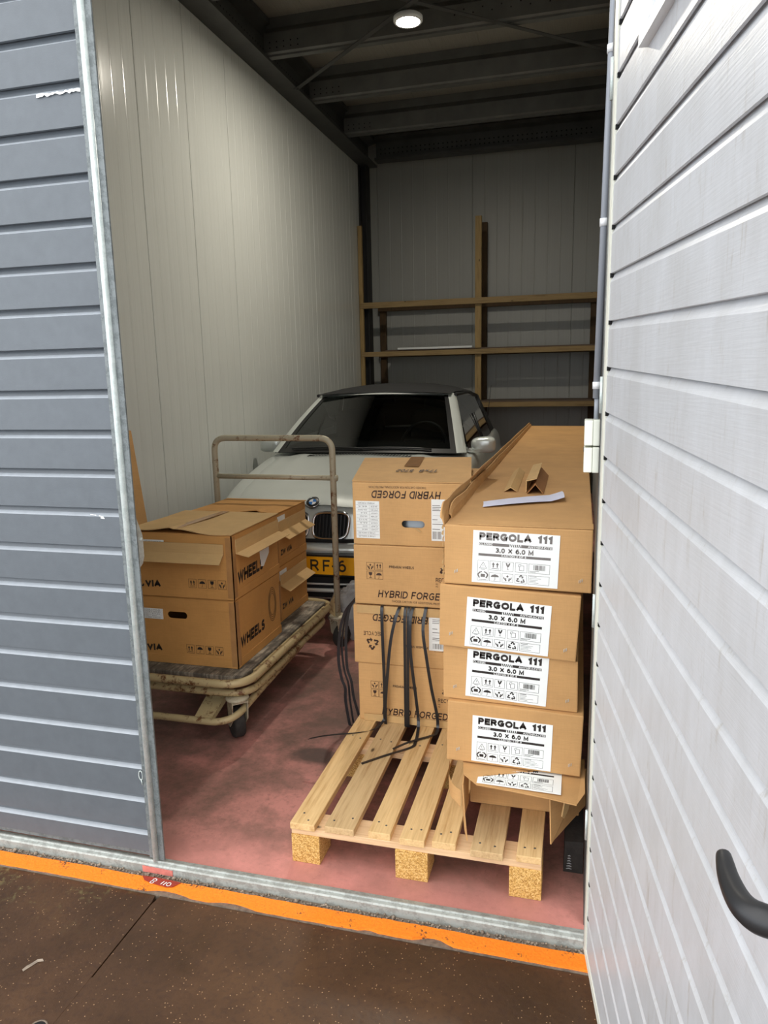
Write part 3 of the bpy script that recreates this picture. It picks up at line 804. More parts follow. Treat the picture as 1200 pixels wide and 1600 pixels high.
# white letter tray high on the leaf
mb = MB()
def tray(a0, a1, z0, z1, o0, o1): mb.hexa([L2(a, z, o) for z in (z0, z1) for a, o in ((a0, o0), (a1, o0), (a1, o1), (a0, o1))])
tray(.31, .84, 2.12, 2.136, -.016, 0); tray(.31, .325, 2.136, 2.6, -.016, 0); tray(.825, .84, 2.136, 2.6, -.016, 0); tray(.31, .84, 2.6, 2.616, -.016, 0)
tray(.325, .825, 2.136, 2.155, -.009, 0); tray(.325, .825, 2.155, 2.6, -.004, 0); tray(.40, .405, 2.155, 2.6, -.009, -.003)
part('vent_frame', mb, M['white_plastic'], t)
# lever handle
mb = MB(); hz = 1.136
mb.lathe([(0, .012), (.022, .012), (.027, .006), (.028, 0)], L2(1.168, hz, 0), -NN, 20)
path = smooth_path([L2(1.168, hz, -.004), L2(1.168, hz, -.035), L2(1.166, hz, -.052), L2(1.156, hz-.001, -.063), L2(1.138, hz-.002, -.067), L2(1.115, hz-.001, -.067), L2(1.098, hz+.002, -.065), L2(1.087, hz+.003, -.063)], 6)
n = len(path)
mb.tube(path, [.0115 if i < n*.25 else .0135 - .0070*max(0, (i/n-.35)/.65) for i in range(n)], 14)
hd = part('handle', mb, M['black_plastic'], t, 'black curved lever handle')
mb = MB(); mb.hexa([L2(a, z, o) for z in (.95, 1.18) for a, o in ((1.143, -.006), (1.193, -.006), (1.193, 0), (1.143, 0))])
part('lock_plate', mb, M['black_plastic'], hd)
mb = MB(); mb.lathe([(0, .022), (.008, .022), (.0085, 0)], L2(1.168, 1.06, 0), -NN, 14); mb.lathe([(0, .03), (.006, .03), (.006, .02)], L2(1.168, 1.06, 0), -NN, 10)
part('lock_cylinder', mb, M['chrome'], hd)

# ================================================================== CONDUIT AND SWITCH BOXES
t = thing('conduit_pipe', 'grey plastic conduit pipe running up the door post', 'pipe', (.037, 1.95, 1.49))
mb = MB(); mb.tube([(.037, 1.95, 1.49), (.046, 1.95, 2.28), (.054, 1.95, 3.02)], .0092, 14); part('pipe', mb, M['grey_plastic'], t)
mb = MB(); mb.tube([(.0385, 1.95, 1.437), (.0385, 1.95, 1.49)], .0062, 12); part('stub', mb, M['grey_plastic'], t, 'thinner lower end of the pipe')
for z, x in ((2.29, .046), (1.905, .042), (1.513, .0375)):
    mb = MB(); mb.lathe([(.0094, 0), (.0112, 0), (.0112, .018), (.0094, .018)], (x, 1.95, z), (0,0,1), 14); mb.box(x, .048, 1.942, 1.958, z, z+.018)
    part('clip', mb, M['white_plastic'], t, 'white pipe clip')
for z0, z1, lab in ((1.371, 1.437, 'cream switch box at the pipe end, upper of the pair'), (1.302, 1.368, 'cream switch box below the other, above the long cartons')):
    t = thing('switch_box', lab, 'switch box', (.028, 1.95, z0), 'cream switch boxes on the post')
    mb = MB(); mb.bbox(.031, .048, 1.915, 1.985, z0, z1, .003); part('base', mb, M['cream_plastic'], t)
    mb = MB(); mb.bbox(.010, .031, 1.913, 1.987, z0+.001, z1-.001, .003)
    part('lid', mb, M['cream_plastic'], t)
    mb = MB(); 
    for yy in (1.921, 1.979):
        mb = MB(); mb.lathe([(0, .0015), (.003, .001), (.0035, 0)], (.010, yy, z1-.009), (-1,0,0), 10)
        part('screw', mb, M['steel_dark'], t)
# dark foot by the post
t = thing('steel_base', 'low black steel block on the red floor beside the door post', 'block', (.015, 2.24, 0))
mb = MB(); mb.hexa([(-.014, 2.12, 0), (.046, 2.12, 0), (.046, 2.42, 0), (-.014, 2.42, 0), (-.010, 2.122, .105), (.046, 2.122, .11), (.046, 2.42, .11), (-.010, 2.42, .105)])
part('block', mb, M['rubber'], t)
mb = MB(); random.seed(8)
for i in range(6):
    zz = .012+.009*i; w = .014-.0018*i
    mb.tube([(.004-w*.6, 2.1195, zz), (.004, 2.118, zz+.003), (.004+w*.6, 2.1195, zz)], .0022, 6)
part('film_wrap', mb, M['plastic_film'], t, 'scrap of clear film')
# ================================================================== CARTONS
def hexa_bm(P, b):
    bm = bmesh.new(); vs = [bm.verts.new(p) for p in P]
    for q in ((0,3,2,1),(4,5,6,7),(0,1,5,4),(1,2,6,5),(2,3,7,6),(3,0,4,7)): bm.faces.new([vs[k] for k in q])
    bmesh.ops.bevel(bm, geom=bm.edges[:], offset=b, segments=2, profile=.6, affect='EDGES')
    bm.normal_update(); return bm
def cut_slot(bm, cx, cz, w, h, ydir=-1):
    """hand hole through the big face that looks to -Y"""
    f = max((f for f in bm.faces if f.normal.y*ydir > .9), key=lambda f: f.calc_area())
    vs = list(f.verts); y = vs[0].co.y
    bm.faces.remove(f)
    loop = []
    for c, a0 in ((w/2-h/2, -PI/2), (-(w/2-h/2), PI/2)):
        for i in range(9):
            a = a0 + PI*i/8; loop.append(bm.verts.new((cx + c + h/2*math.cos(a), y, cz + h/2*math.sin(a))))
    ed = []
    for L_ in (vs, loop):
        for i in range(len(L_)):
            e = bm.edges.get((L_[i], L_[(i+1) % len(L_)])) or bm.edges.new((L_[i], L_[(i+1) % len(L_)]))
            ed.append(e)
    bmesh.ops.triangle_fill(bm, use_beauty=True, use_dissolve=False, edges=ed)
    # drop any faces that closed the slot itself
    for g in [g for g in bm.faces if all(v in loop for v in g.verts)]: bm.faces.remove(g)
    # board thickness around the slot
    inner = [bm.verts.new((v.co.x, v.co.y - ydir*.005, v.co.z)) for v in loop]
    for i in range(len(loop)):
        j = (i+1) % len(loop); bm.faces.new((loop[i], loop[j], inner[j], inner[i]))
def box8(x0, x1, y0, y1, z0, z1): return [(x0,y0,z0),(x1,y0,z0),(x1,y1,z0),(x0,y1,z0),(x0,y0,z1),(x1,y0,z1),(x1,y1,z1),(x0,y1,z1)]
def printing(parent, ink, fn, off=.0012, mat='ink', name='printing', label=None):
    mb = MB(); ink.to_mb(mb, fn, off); return part(name, mb, M[mat], parent, label)
def sticker(parent, fn, x0, y0, x1, y1, off=.0012, mat='paper', name='label', label=None):
    mb = MB(); mb.slab([fn(x0,y0,.0002), fn(x1,y0,.0002), fn(x1,y1,.0002), fn(x0,y1,.0002)], fn(0,0,1)-fn(0,0,0), off-.0002)
    return part(name, mb, M[mat], parent, label)

# ---------------- pallet
t = thing('wooden_pallet', 'pale wooden pallet with chipboard blocks under the two carton stacks', 'pallet', (-.47, 2.56, 0))
SL = [(-.872,-.788),(-.756,-.658),(-.612,-.540),(-.508,-.429),(-.407,-.333),(-.286,-.188),(-.149,-.075)]
fr = [1.962, 1.968, 1.974, 1.964, 1.972, 1.958, 1.966]
for (a, b_), y in zip(SL, fr):
    mb = MB(); mb.bbox(a, b_, y, 3.165, .121, .144, .002); part('slat', mb, M['pine_worn' if round(y*1000) in (1968, 1958) else 'pine'], t)
for y0, y1 in ((1.972, 2.062), (2.50, 2.60), (3.07, 3.16)):
    mb = MB(); mb.bbox(-.872, -.075, y0, y1, .099, .121, .0015); part('cross_board', mb, M['pine_cross'], t)
for y0, y1 in ((1.968, 2.075), (2.495, 2.61), (3.055, 3.16)):
    for x0, x1 in ((-.872, -.776), (-.524, -.420), (-.170, -.074)):
        mb = MB(); mb.bbox(x0, x1, y0, y1, 0, .099, .002); part('block', mb, M['chipboard'], t)
mb = MB(); random.seed(2)
for (a, b_), y in zip(SL, fr):
    for yy in (y+.04, 2.55, 3.11):
        for xx in (a+.022, b_-.024):
            mb.lathe([(0, .0008), (.0035, .0006), (.004, -.001)], (xx + random.uniform(-.006,.006), yy + random.uniform(-.02,.02), .144), (0,0,1), 8)
part('nail_heads', mb, M['steel_dark'], t, kind='stuff')

# ---------------- cartons of rims on the pallet
def rim_carton(x0, x1, y0, z0, z1, flip, label, hole=False, depth=.46):
    t = thing('rim_carton', label, 'box', ((x0+x1)/2, y0+depth/2, z0), 'rim cartons on the pallet')
    bm = hexa_bm(box8(x0, x1, y0, y0+depth, z0, z1), .005)
    if hole: cut_slot(bm, x0+.245, z0+.088, .092, .028)
    mb = MB(); mb.add(bm); bm.free()
    part('body', mb, M['carton_tan'], t)
    W = x1-x0; Hh = z1-z0
    fn = plane((x0, y0, z0), (1,0,0), (0,0,1)) if not flip else plane((x1, y0, z1), (-1,0,0), (0,0,-1))
    ink = Ink()
    ink.block('HYBRID FORGED', .098, .032, .030, .372, .19, .22)
    ink.text('THICKER CARTON FOR ADDITIONAL PROTECTION', .155, .014, .009, .385)
    if not hole:
        for i, k in enumerate(('hands', 'up')): ink.icon(k, .053+.035*i, .142, .086+.035*i, .175)
        for i, k in enumerate(('glass', 'umbrella')): ink.icon(k, .053+.035*i, .106, .086+.035*i, .139)
        ink.block('PREMIUM WHEELS', .147, .155, .0105, .248, .2)
        ink.block('RECYCLE', .335, .108, .017, .415, .16); ink.text('PE:', .335, .096, .006); ink.text('PE:', .335, .086, .006)
        ink.icon('recycle', .343, .125, .413, .195, False)
    printing(t, ink, fn, .001, 'ink_brown')
    return t
b4 = rim_carton(-.860, -.412, 2.70, .1445, .396, False, 'brown rim carton at the bottom of its pallet stack, resting on the slats')
b3 = rim_carton(-.873, -.416, 2.695, .3975, .644, True, 'brown rim carton printed upside down behind the hanging black straps, second from the bottom')
b2 = rim_carton(-.866, -.414, 2.70, .6495, .8955, False, 'brown rim carton with upright print, directly under the handled top carton')
b1 = rim_carton(-.864, -.410, 2.70, .897, 1.148, True, 'brown rim carton on top of its pallet stack with hand hole and open top flaps', True)
# labels on the top carton (printed upside down)
def tiny_table(x0, y0, x1, y1, rows):
    ink = Ink(); random.seed(rows); h = (y1-y0)/rows; w = x1-x0
    words = ['HYBRID FORGED', 'SIZE', 'PCD', 'OFFSET', 'CB', 'FINISH', 'COLOR', 'CAP', 'LOAD', 'CODE', '17X8 5 HOLES']
    for i in range(rows):
        y = y0 + h*i
        if i: ink.rect(x0+w*.03, y-.0003, x1-w*.03, y+.0003)
        if 0 < i < rows-2: 
            ink.text(words[i % len(words)], x0+w*.08, y+h*.28, h*.42, x0+w*.36); ink.rect(x0+w*.41, y, x0+w*.415, y+h)
            ink.text(random.choice(['17X8', '5/112', 'ET35', '66.6', 'BLACK', '5702', 'GLOSS']), x0+w*.52, y+h*.28, h*.42, x0+w*.52+w*random.uniform(.15,.4))
        else: ink.text(words[0] if i == 0 else words[-1], x0+w*.2, y+h*.24, h*.5, x0+w*.9)
    return ink
fn1 = plane((-.410, 2.70, 1.148), (-1,0,0), (0,0,-1))      # upside-down frame of the top carton
s = sticker(b1, fn1, .344, .075, .441, .225); printing(s, tiny_table(.344, .077, .441, .223, 11), fn1, .0016, 'ink_grey')
s = sticker(b1, fn1, .03, .062, .136, .225)
ink = Ink(); random.seed(9)
for y, w in ((.085, .03), (.092, .036), (.098, .028), (.104, .05), (.14, .02), (.158, .045), (.178, .03)): ink.rect(.132-w, y, .132, y+.0025)
ink.rect(.066, .066, .067, .12); ink.rect(.035, .125, .13, .1256); ink.rect(.035, .15, .13, .1506)
x = .098
while x < .13: wv = random.choice((.001, .002)); ink.rect(x, .188, x+wv, .218); x += wv+random.choice((.001, .002))
printing(s, ink, fn1, .0016, 'ink_grey')
# open top: raised front flap with print, side flap standing out
mb = MB()
fl = [(-.864, 2.702, 1.149), (-.392, 2.702, 1.149), (-.455, 3.14, 1.196), (-.915, 3.06, 1.198)]
nrm = (Vector(fl[1])-Vector(fl[0])).cross(Vector(fl[3])-Vector(fl[0])).normalized()
mb.slab(fl, nrm, .004); part('top_flap', mb, M['carton_tan'], b1)
fnt = plane(Vector(fl[1]) + nrm*.004, (-1,0,0), Vector(fl[0])-Vector(fl[3]))
u = Vector((-1,0,0)); v_ = (Vector(fl[0])-Vector(fl[3])); v_ = Vector((0, v_.y, v_.z)).normalized()
fnt = lambda x, y, o=0: Vector((-.445, 3.03, 1.149+.328*.121+.0015)) + Vector((-1,0,0))*x + Vector((0,-.9928,-.120))*y + nrm*(.004+o)
ink = Ink(); ink.block('17x8', .105, .150, .042, .18, .2, .12); ink.block('5702', .205, .150, .042, .275, .2, .12)
printing(b1, ink, fnt, .0012, 'ink_brown')
mb = MB(); mb.slab([fnt(.21, -.07, .0003), fnt(.27, -.07, .0003), fnt(.262, .10, .0003), fnt(.20, .10, .0003)], nrm, .0006); part('tape', mb, M['tape_dark'], b1, 'brown parcel tape')
mb = MB(); sf = [(-.414, 2.71, 1.147), (-.418, 3.14, 1.147), (-.352, 3.12, 1.196), (-.380, 2.76, 1.180)]
mb.slab(sf, (-.5, 0, 1), .004); part('side_flap', mb, M['carton_dark'], b1)
mb = MB()      # torn crescent by the hand hole
mb.slab([(-.615,2.6985,.972), (-.598,2.6965,.968), (-.585,2.6955,.958), (-.592,2.6965,.955), (-.605,2.698,.964)], (0,-1,0), .002); part('tear', mb, M['carton_pale'], b1, 'pale torn paper')
# rim seen through the hand hole
t = thing('alloy_wheel', 'pale grey alloy wheel showing through the hand hole of the top rim carton', 'wheel', (-.63, 2.93, .905))
mb = MB(); mb.lathe([(.185, 0), (.21, .004), (.214, .02), (.2, .04), (.198, .17), (.214, .19), (.212, .205), (.185, .21)], (-.63, 2.93, .905), (0,0,1), 40)
part('barrel', mb, M['rim_grey'], t)
mb = MB()
for k in range(5):
    a = 2*PI*k/5; d = Vector((math.cos(a), math.sin(a), 0)); s_ = Vector((-d.y, d.x, 0))
    c = Vector((-.63, 2.93, 1.07))
    mb.slab([c + d*.03 - s_*.03, c + d*.2 - s_*.018, c + d*.2 + s_*.018, c + d*.03 + s_*.03], (0,0,1), .03)
mb.lathe([(0, 0), (.05, 0), (.05, .035), (0, .04)], (-.63, 2.93, 1.068), (0,0,1), 20)
part('spokes', mb, M['rim_grey'], t)
# white label on carton 3 (inverted)
fn3 = plane((-.416, 2.695, .644), (-1,0,0), (0,0,-1))
s = sticker(b3, fn3, .042, .028, .143, .17, label='white address label')
fn3u = plane((-.551, 2.695, .474), (1,0,0), (0,0,1))
ink = Ink(); random.seed(4)
for y, w in ((.128, .03), (.121, .036), (.114, .028), (.09, .02), (.075, .045), (.052, .03), (.045, .05)): ink.rect(.006, y, .006+w, y+.0025)
ink.rect(.003, .066, .098, .0666); ink.rect(.003, .04, .098, .0406)
x = .008
while x < .09: wv = random.choice((.0015, .003)); ink.rect(x, .008, x+wv, .03); x += wv+random.choice((.0015, .003))
printing(s, ink, fn3u, .0016, 'ink_grey')

# ---------------- edge protectors of pale board
def L_strip(name_label, a, b, n1, l1, n2, l2, t=.004, mat='carton_pale', group=None):
    """angle strip from a to b; legs along n1 (length l1) and n2 (l2)"""
    a = Vector(a); b = Vector(b); n1 = Vector(n1).normalized(); n2 = Vector(n2).normalized()
    ax = (b-a).normalized(); k1 = ax.cross(n1).normalized(); k1 *= (1 if k1.dot(n2) > 0 else -1)
    k2 = ax.cross(n2).normalized(); k2 *= (1 if k2.dot(n1) > 0 else -1)
    mb = MB()
    pr = [Vector((0,0,0)), n1*l1, n1*l1 + k1*t, k1*t + k2*t, n2*l2 + k2*t, n2*l2]
    A = [mb.vert(a+p) for p in pr]; B = [mb.vert(b+p) for p in pr]
    for i in range(6): j = (i+1) % 6; mb.face((A[i], A[j], B[j], B[i]))
    mb.face(A[::-1]); mb.face(B)
    return single('edge_protector', mb, M[mat], name_label, 'cardboard strip', group or 'pale cardboard edge protectors')
L_strip('flat pale edge strip trapped under the second rim carton from the top', (-.856, 2.690, .6475), (-.41, 2.690, .6475), (0,0,-1), .034, (0,1,0), .0035, .003)
L_strip('pale edge strip along the foot of the lowest rim carton', (-.838, 2.692, .1455), (-.40, 2.692, .1455), (0,0,1), .03, (0,1,0), .0035, .003)

# ---------------- black straps
def strap(pts, label, w=.0125, wd=(1,0,0), n=5):
    mb = MB(); P = smooth_path(pts, n)
    if isinstance(wd, list):
        W = []; 
        for i in range(len(P)):
            f = i/(len(P)-1)*(len(wd)-1); k = min(int(f), len(wd)-2); W.append(Vector(wd[k]).lerp(Vector(wd[k+1]), f-k))
        wd = W
    mb.ribbon(P, wd, w)
    return single('packing_strap', mb, M['strap'], label, 'strap', 'black packing straps')
X1 = (1,0,0)
strap([(-.748,2.71,.6475),(-.748,2.686,.648),(-.747,2.676,.62),(-.745,2.672,.516),(-.742,2.672,.352),(-.743,2.672,.205),(-.747,2.664,.165),(-.776,2.61,.150),(-.835,2.575,.1475),(-.90,2.545,.149),(-.96,2.53,.142),(-1.02,2.52,.128)],
      'leftmost straight black strap, its end lying out over the pallet edge to the red floor', wd=[X1,X1,X1,X1,X1,(.6,.8,0),(.3,.9,0),(.3,.9,0)])
strap([(-.675,2.71,.6475),(-.676,2.684,.648),(-.686,2.664,.614),(-.707,2.657,.519),(-.723,2.657,.382),(-.736,2.66,.242),(-.739,2.668,.165),(-.739,2.672,.1475)], 'black strap curving in to meet the leftmost strap at the foot of the stack')
strap([(-.651,2.71,.6475),(-.651,2.684,.648),(-.652,2.670,.6),(-.653,2.668,.4),(-.655,2.672,.168),(-.656,2.68,.1465)], 'left of the two straight black straps hanging side by side', .011)
strap([(-.637,2.71,.6475),(-.637,2.684,.648),(-.638,2.669,.6),(-.641,2.667,.4),(-.644,2.671,.168),(-.645,2.68,.1465)], 'right of the two straight black straps hanging side by side', .011)
strap([(-.620,2.71,.6475),(-.621,2.682,.648),(-.627,2.662,.605),(-.628,2.655,.498),(-.619,2.655,.391),(-.608,2.66,.283),(-.600,2.664,.18),(-.594,2.62,.150),(-.588,2.55,.1475),(-.597,2.51,.1465),(-.681,2.426,.147),(-.748,2.354,.147)],
      'shiny black strap with its end pointing left along the slats', wd=[X1,X1,X1,X1,X1,X1,(.7,-.7,0),(.6,-.75,0)])
strap([(-.568,2.71,.6475),(-.569,2.684,.648),(-.576,2.660,.569),(-.561,2.655,.45),(-.544,2.658,.33),(-.525,2.665,.223),(-.521,2.668,.165),(-.521,2.640,.150),(-.535,2.616,.149),(-.609,2.542,.1515),(-.659,2.475,.1515)],
      'rightmost black strap, folding left across the other one on the slats', wd=[X1,X1,X1,X1,X1,(.8,-.4,0),(.7,-.7,0),(.6,-.75,0)])
YS = (.35,.94,0)
strap([(-.868,2.90,.647),(-.90,2.90,.635),(-.934,2.90,.595),(-.965,2.90,.558),(-.987,2.90,.512),(-1.005,2.90,.437),(-1.015,2.90,.316),(-1.003,2.9,.225),(-.988,2.9,.181),(-.988,2.9,.119),(-.973,2.90,.012),(-.965,2.90,.003)], 'outer of the black straps bowing out on the trolley side of the stack', .013, (1,.2,0))
strap([(-.868,2.925,.647),(-.90,2.925,.63),(-.935,2.925,.589),(-.975,2.925,.534),(-.995,2.925,.452),(-1.006,2.925,.361),(-.998,2.925,.256),(-.98,2.925,.19),(-.976,2.925,.12),(-.962,2.925,.003)], 'black strap bowing just inside the outermost one on the trolley side', .009, (1,.2,0))
strap([(-.868,2.87,.646),(-.91,2.87,.615),(-.941,2.87,.577),(-.958,2.87,.514),(-.966,2.87,.439),(-.968,2.87,.38),(-.965,2.87,.29),(-.948,2.87,.23),(-.939,2.87,.155),(-.915,2.87,.06),(-.90,2.87,.003)], 'black strap hanging closest to the stack on the trolley side', .012, (1,.2,0))

# ---------------- long flat cartons
def pergola_label(parent, o, u, v, num, inkmat='ink', scale=1.0, name='label'):
    u = Vector(u); v = Vector(v); W = u.length; Hh = v.length
    fn = plane(o, u, v); s = sticker(parent, fn, 0, 0, W, Hh, .001, name=name)
    k = W/.247; k2 = Hh/.165
    ink = Ink(); q = lambda x, y: (x*k/1000, Hh - y*k2/1000)
    def T(tx, x0, yb, x1, h, b=.03): a = q(x0, yb); c = q(x1, yb); ink.block(tx, a[0], a[1], h*k2/1000, c[0], b)
    T('PERGOLA', 18, 29, 168, 24, .31); T('111', 184, 28, 226, 23, .32)
    R = lambda x0, y0, x1, y1: ink.rect(*q(x0, y1), *q(x1, y0))
    R(18, 37, 106, 46); R(139, 37, 227, 46)
    for i in range(5):
        x = 107 + i*6.2; ink.poly([q(x, 37), q(x+3.6, 37), q(x+7.0, 46), q(x+3.4, 46)])
    T('3.0 X 6.0 M', 66, 67, 175, 16, .28)
    R(17, 71, 224, 79)
    FR = lambda kind, x0, y0, x1, y1: ink.icon(kind, *q(x0, y1), *q(x1, y0), True, .0009)
    ink.frame(*q(16, 158), *q(48, 93), .0008)
    ink.icon('tri', *q(18, 124), *q(46, 96), False, .0009); ink.icon('lift', *q(16, 157), *q(48, 127), False, .0012)
    FR('up', 51, 93, 84, 123); FR('vglass', 88, 93, 120, 123); FR('doc', 125, 93, 159, 123)
    FR('umbrella', 51, 130, 84, 158); FR('hands', 88, 130, 120, 158); FR('recycle', 125, 130, 159, 158)
    random.seed(num); FR('bars', 163, 93, 223, 123); FR('lines', 163, 130, 223, 158)
    printing(s, ink, fn, .0014, inkmat)
    wi = Ink(); ink = wi
    T('CLASSIC', 19, 45, 58, 7, .2); T('ANTHRACITE', 158, 45, 226, 7, .2); T('CARTON %d OF 5' % num, 84, 78, 155, 6.4, .2)
    printing(s, wi, fn, .0018, 'white_ink', 'white_printing')
    return s
def long_carton(front, y0, y1, label):
    """front = TL, TR, BL, BR as (x, z)"""
    (a, b_), (c, d), (e, f), (g, h) = front
    t = thing('flat_carton', label, 'box', ((a+c)/2, (y0+y1)/2, min(f, h)), 'long flat cartons')
    bm = hexa_bm([(e,y0,f),(g,y0,h),(g+.004,y1,h),(e-.012,y1,f),(a,y0,b_),(c,y0,d),(c-.002,y1,d),(a-.02,y1,b_)], .004)
    mb = MB(); mb.add(bm); bm.free(); part('body', mb, M['carton_pergola'], t)
    # pressed crease and a pair of staples low on the end panel
    z = min(f, h); 
    for sx, zz in ((e+.032, f+.034), (g-.036, h+.03)):
        mb = MB()
        for i in range(3): mb.box(sx+.004*i, sx+.0012+.004*i, y0-.0022, y0+.001, zz+.002*i, zz+.009+.002*i)
        part('staples', mb, M['galv_bright'], t)
    return t
p1 = long_carton(((-.385,1.116),(.044,1.113),(-.387,.9335),(.044,.9255)), 2.10, 6.2, 'long flat carton topmost of the five, grey print, board angles on it')
p2 = long_carton(((-.399,.9315),(.017,.917),(-.403,.7365),(.006,.7135)), 2.095, 6.1, 'long flat carton marked 4 of 5, second from the top')
p3 = long_carton(((-.392,.7345),(.013,.712),(-.393,.5595),(.016,.5495)), 2.105, 6.15, 'long flat carton marked 5 of 5, middle of the five')
p4 = long_carton(((-.376,.5575),(.034,.5475),(-.381,.3575),(.029,.3495)), 2.09, 6.1, 'long flat carton fourth down, directly above the torn one')
def lab(o, tl, tr, bl, br, y, num, mat):
    u = Vector((tr[0]-tl[0], 0, tr[1]-tl[1])); v = Vector((tl[0]-bl[0], 0, tl[1]-bl[1]))
    pergola_label(o, (bl[0], y, bl[1]), u, v, num, mat)
lab(p1, (-.294,1.102), (-.043,1.094), (-.303,.943), (-.047,.937), 2.0995, 2, 'ink_grey')
lab(p2, (-.318,.897), (-.069,.883), (-.324,.740), (-.074,.724), 2.0945, 4, 'ink')
lab(p3, (-.321,.728), (-.076,.716), (-.323,.573), (-.080,.563), 2.1045, 5, 'ink')
lab(p4, (-.298,.517), (-.055,.510), (-.302,.364), (-.058,.359), 2.0895, 1, 'ink')
# raised left lid flap on the top carton: two wavy board layers
def wavy_flap(mb, x0, lean, h0, ya, yb, zb, seed, n=60, t=.004):
    random.seed(seed); rows = []
    for i in range(n+1):
        f = i/n; y = ya + (yb-ya)*f**1.6
        hh = h0*(1-.55*f) + .0035*math.sin(f*31+seed)*(1-f) + random.uniform(-.001, .001)
        if f < .06: hh *= .3 + f*11.6
        xx = x0 - .018*f + .002*math.sin(f*21+seed)*(1-f)
        l = lean*(1-.5*f)
        rows.append([(xx, y, zb-.012), (xx-l*.45, y, zb+hh*.55), (xx-l, y, zb+hh), (xx-l+t, y, zb+hh), (xx-l*.45+t, y, zb+hh*.55), (xx+t, y, zb-.012)])
    for A, B in zip(rows, rows[1:]):
        for j in range(6): k = (j+1) % 6; mb.poly([A[j], A[k], B[k], B[j]])
    mb.poly(rows[0]); mb.poly(rows[-1][::-1])
mb = MB(); wavy_flap(mb, -.390, .012, .058, 2.108, 6.18, 1.118, 1); part('lid_flap', mb, M['carton_pergola'], p1)
mb = MB(); wavy_flap(mb, -.378, .010, .040, 2.20, 6.15, 1.118, 4); part('inner_flap', mb, M['carton_pergola'], p1, 'inner layer of the raised lid edge')
mb = MB()
mb.slab([(-.345, 2.102, 1.1165), (.044, 2.102, 1.1145), (.044, 2.155, 1.1185), (-.32, 2.155, 1.1195)], (0,0,1), .002); part('end_fold', mb, M['carton_pergola'], p1)
mb = MB()      # ragged torn corner
random.seed(12)
for i in range(9):
    z = .955 + i*.018; d = random.uniform(.001, .006)
    mb.slab([(-.389, 2.101, z), (-.389-d, 2.098, z+.006), (-.389-d*.7, 2.10, z+.014), (-.388, 2.103, z+.017)], (0,1,0), .004)
part('torn_edge', mb, M['carton_pale'], p1)
# torn bottom carton: panel swung out, flaps hanging
t5 = thing('flat_carton', 'long flat carton at the bottom, torn open with flaps hanging over the pallet', 'box', (-.14, 4.1, .146), 'long flat cartons')
mb = MB(); bm = hexa_bm([(-.318,2.20,.1455),(-.062,2.20,.1455),(.03,2.26,.1455),(.03,6.1,.1455),(-.36,6.1,.1455),(-.318,2.20,.3475),(-.062,2.20,.3475),(.03,2.26,.3475)][:4] + [(-.318,2.20,.349),(-.062,2.20,.349),(.03,2.26,.349),(.03,6.1,.349)], .003) if False else hexa_bm(box8(-.322, .03, 2.205, 6.1, .1455, .3485), .003)
mb.add(bm); bm.free(); part('body', mb, M['carton_pergola'], t5)
mb = MB(); mb.slab([(-.345, 2.204, .3465), (.042, 2.204, .3425), (.043, 2.02, .336), (.020, 1.965, .330), (-.06, 1.972, .336), (-.17, 1.985, .337), (-.27, 1.985, .343), (-.318, 2.03, .3475)], (0,0,1), .004)
pf = part('front_panel', mb, M['carton_pergola'], t5, 'end panel swung up and out')
o = Vector((-.272, 1.992, .3475)); pergola_label(pf, o, Vector((.247, .0, -.0055)), Vector((.012, .165, .0015)), 3, 'ink')
mb = MB(); mb.slab([(-.326, 2.20, .146), (-.326, 2.20, .344), (-.317, 2.06, .342), (-.312, 1.99, .338), (-.306, 1.985, .25), (-.298, 1.99, .150), (-.308, 2.01, .175), (-.316, 2.03, .23), (-.320, 2.09, .18)], (-1,0,0), .004)
part('left_flap', mb, M['carton_pergola'], t5)
mb = MB(); rows = []
for i in range(11):
    a = i/10; y = 2.10 - .11*math.sin(a*PI*.5); x = -.372 + .052*a**2; z0 = .33 - .075*a + .01*math.sin(a*9); 
    rows.append([(x, y, z0-.0), (x, y+.003, .352 - .035*a)])
mb.grid(rows, smooth=True)
part('torn_strip', mb, M['carton_pergola'], t5, 'curled torn strip of board')
mb = MB(); mb.slab([(-.060, 2.03, .335), (-.053, 2.015, .162), (-.045, 2.03, .168), (.045, 2.16, .215), (.045, 2.17, .335)], (1,-.6,0), .004)
rf = part('right_flap', mb, M['carton_pergola'], t5)
mb = MB(); mb.slab([(-.012, 2.069, .315), (.0, 2.085, .31), (-.006, 2.075, .25), (-.018, 2.06, .225), (-.024, 2.052, .235)], (1,-.6,0), .0052)
part('peeled_patch', mb, M['carton_pale'], rf, 'patch with the face paper peeled off')

# ---------------- board angles and a paper slip on the topmost carton
def tent(a, b, w, h, lab, mat, twist=0, t=.003):
    """small angle strip standing like a roof from a to b"""
    a = Vector(a); b = Vector(b); ax = (b-a).normalized(); s = Vector((ax.y, -ax.x, 0)).normalized(); up = Vector((0,0,1))
    mb = MB()
    if twist:       # lying on one leg, the other standing
        pr = [Vector((0,0,0)), s*w, s*w+up*t, s*t+up*t, s*t+up*h, up*h]
    else:
        pr = [-s*w/2, up*h, s*w/2, s*(w/2-t*1.4), up*(h-t*1.4), -s*(w/2-t*1.4)]
    A = [mb.vert(a+p) for p in pr]; B = [mb.vert(b+p) for p in pr]
    for i in range(6): j = (i+1) % 6; mb.face((A[i], A[j], B[j], B[i]))
    mb.face(A[::-1]); mb.face(B)
    single('edge_protector', mb, M[mat], lab, 'cardboard strip', 'board angles on the topmost carton')
ZT = 1.117
tent((-.248, 2.735, ZT), (-.262, 3.30, ZT), .052, .018, 'flat low board angle on the topmost carton, left of the group', 'carton_pale')
tent((-.155, 2.70, ZT), (-.158, 3.19, ZT), .062, .036, 'darker board angle leaning on the right side of the group', 'carton_dark')
mb = MB(); 
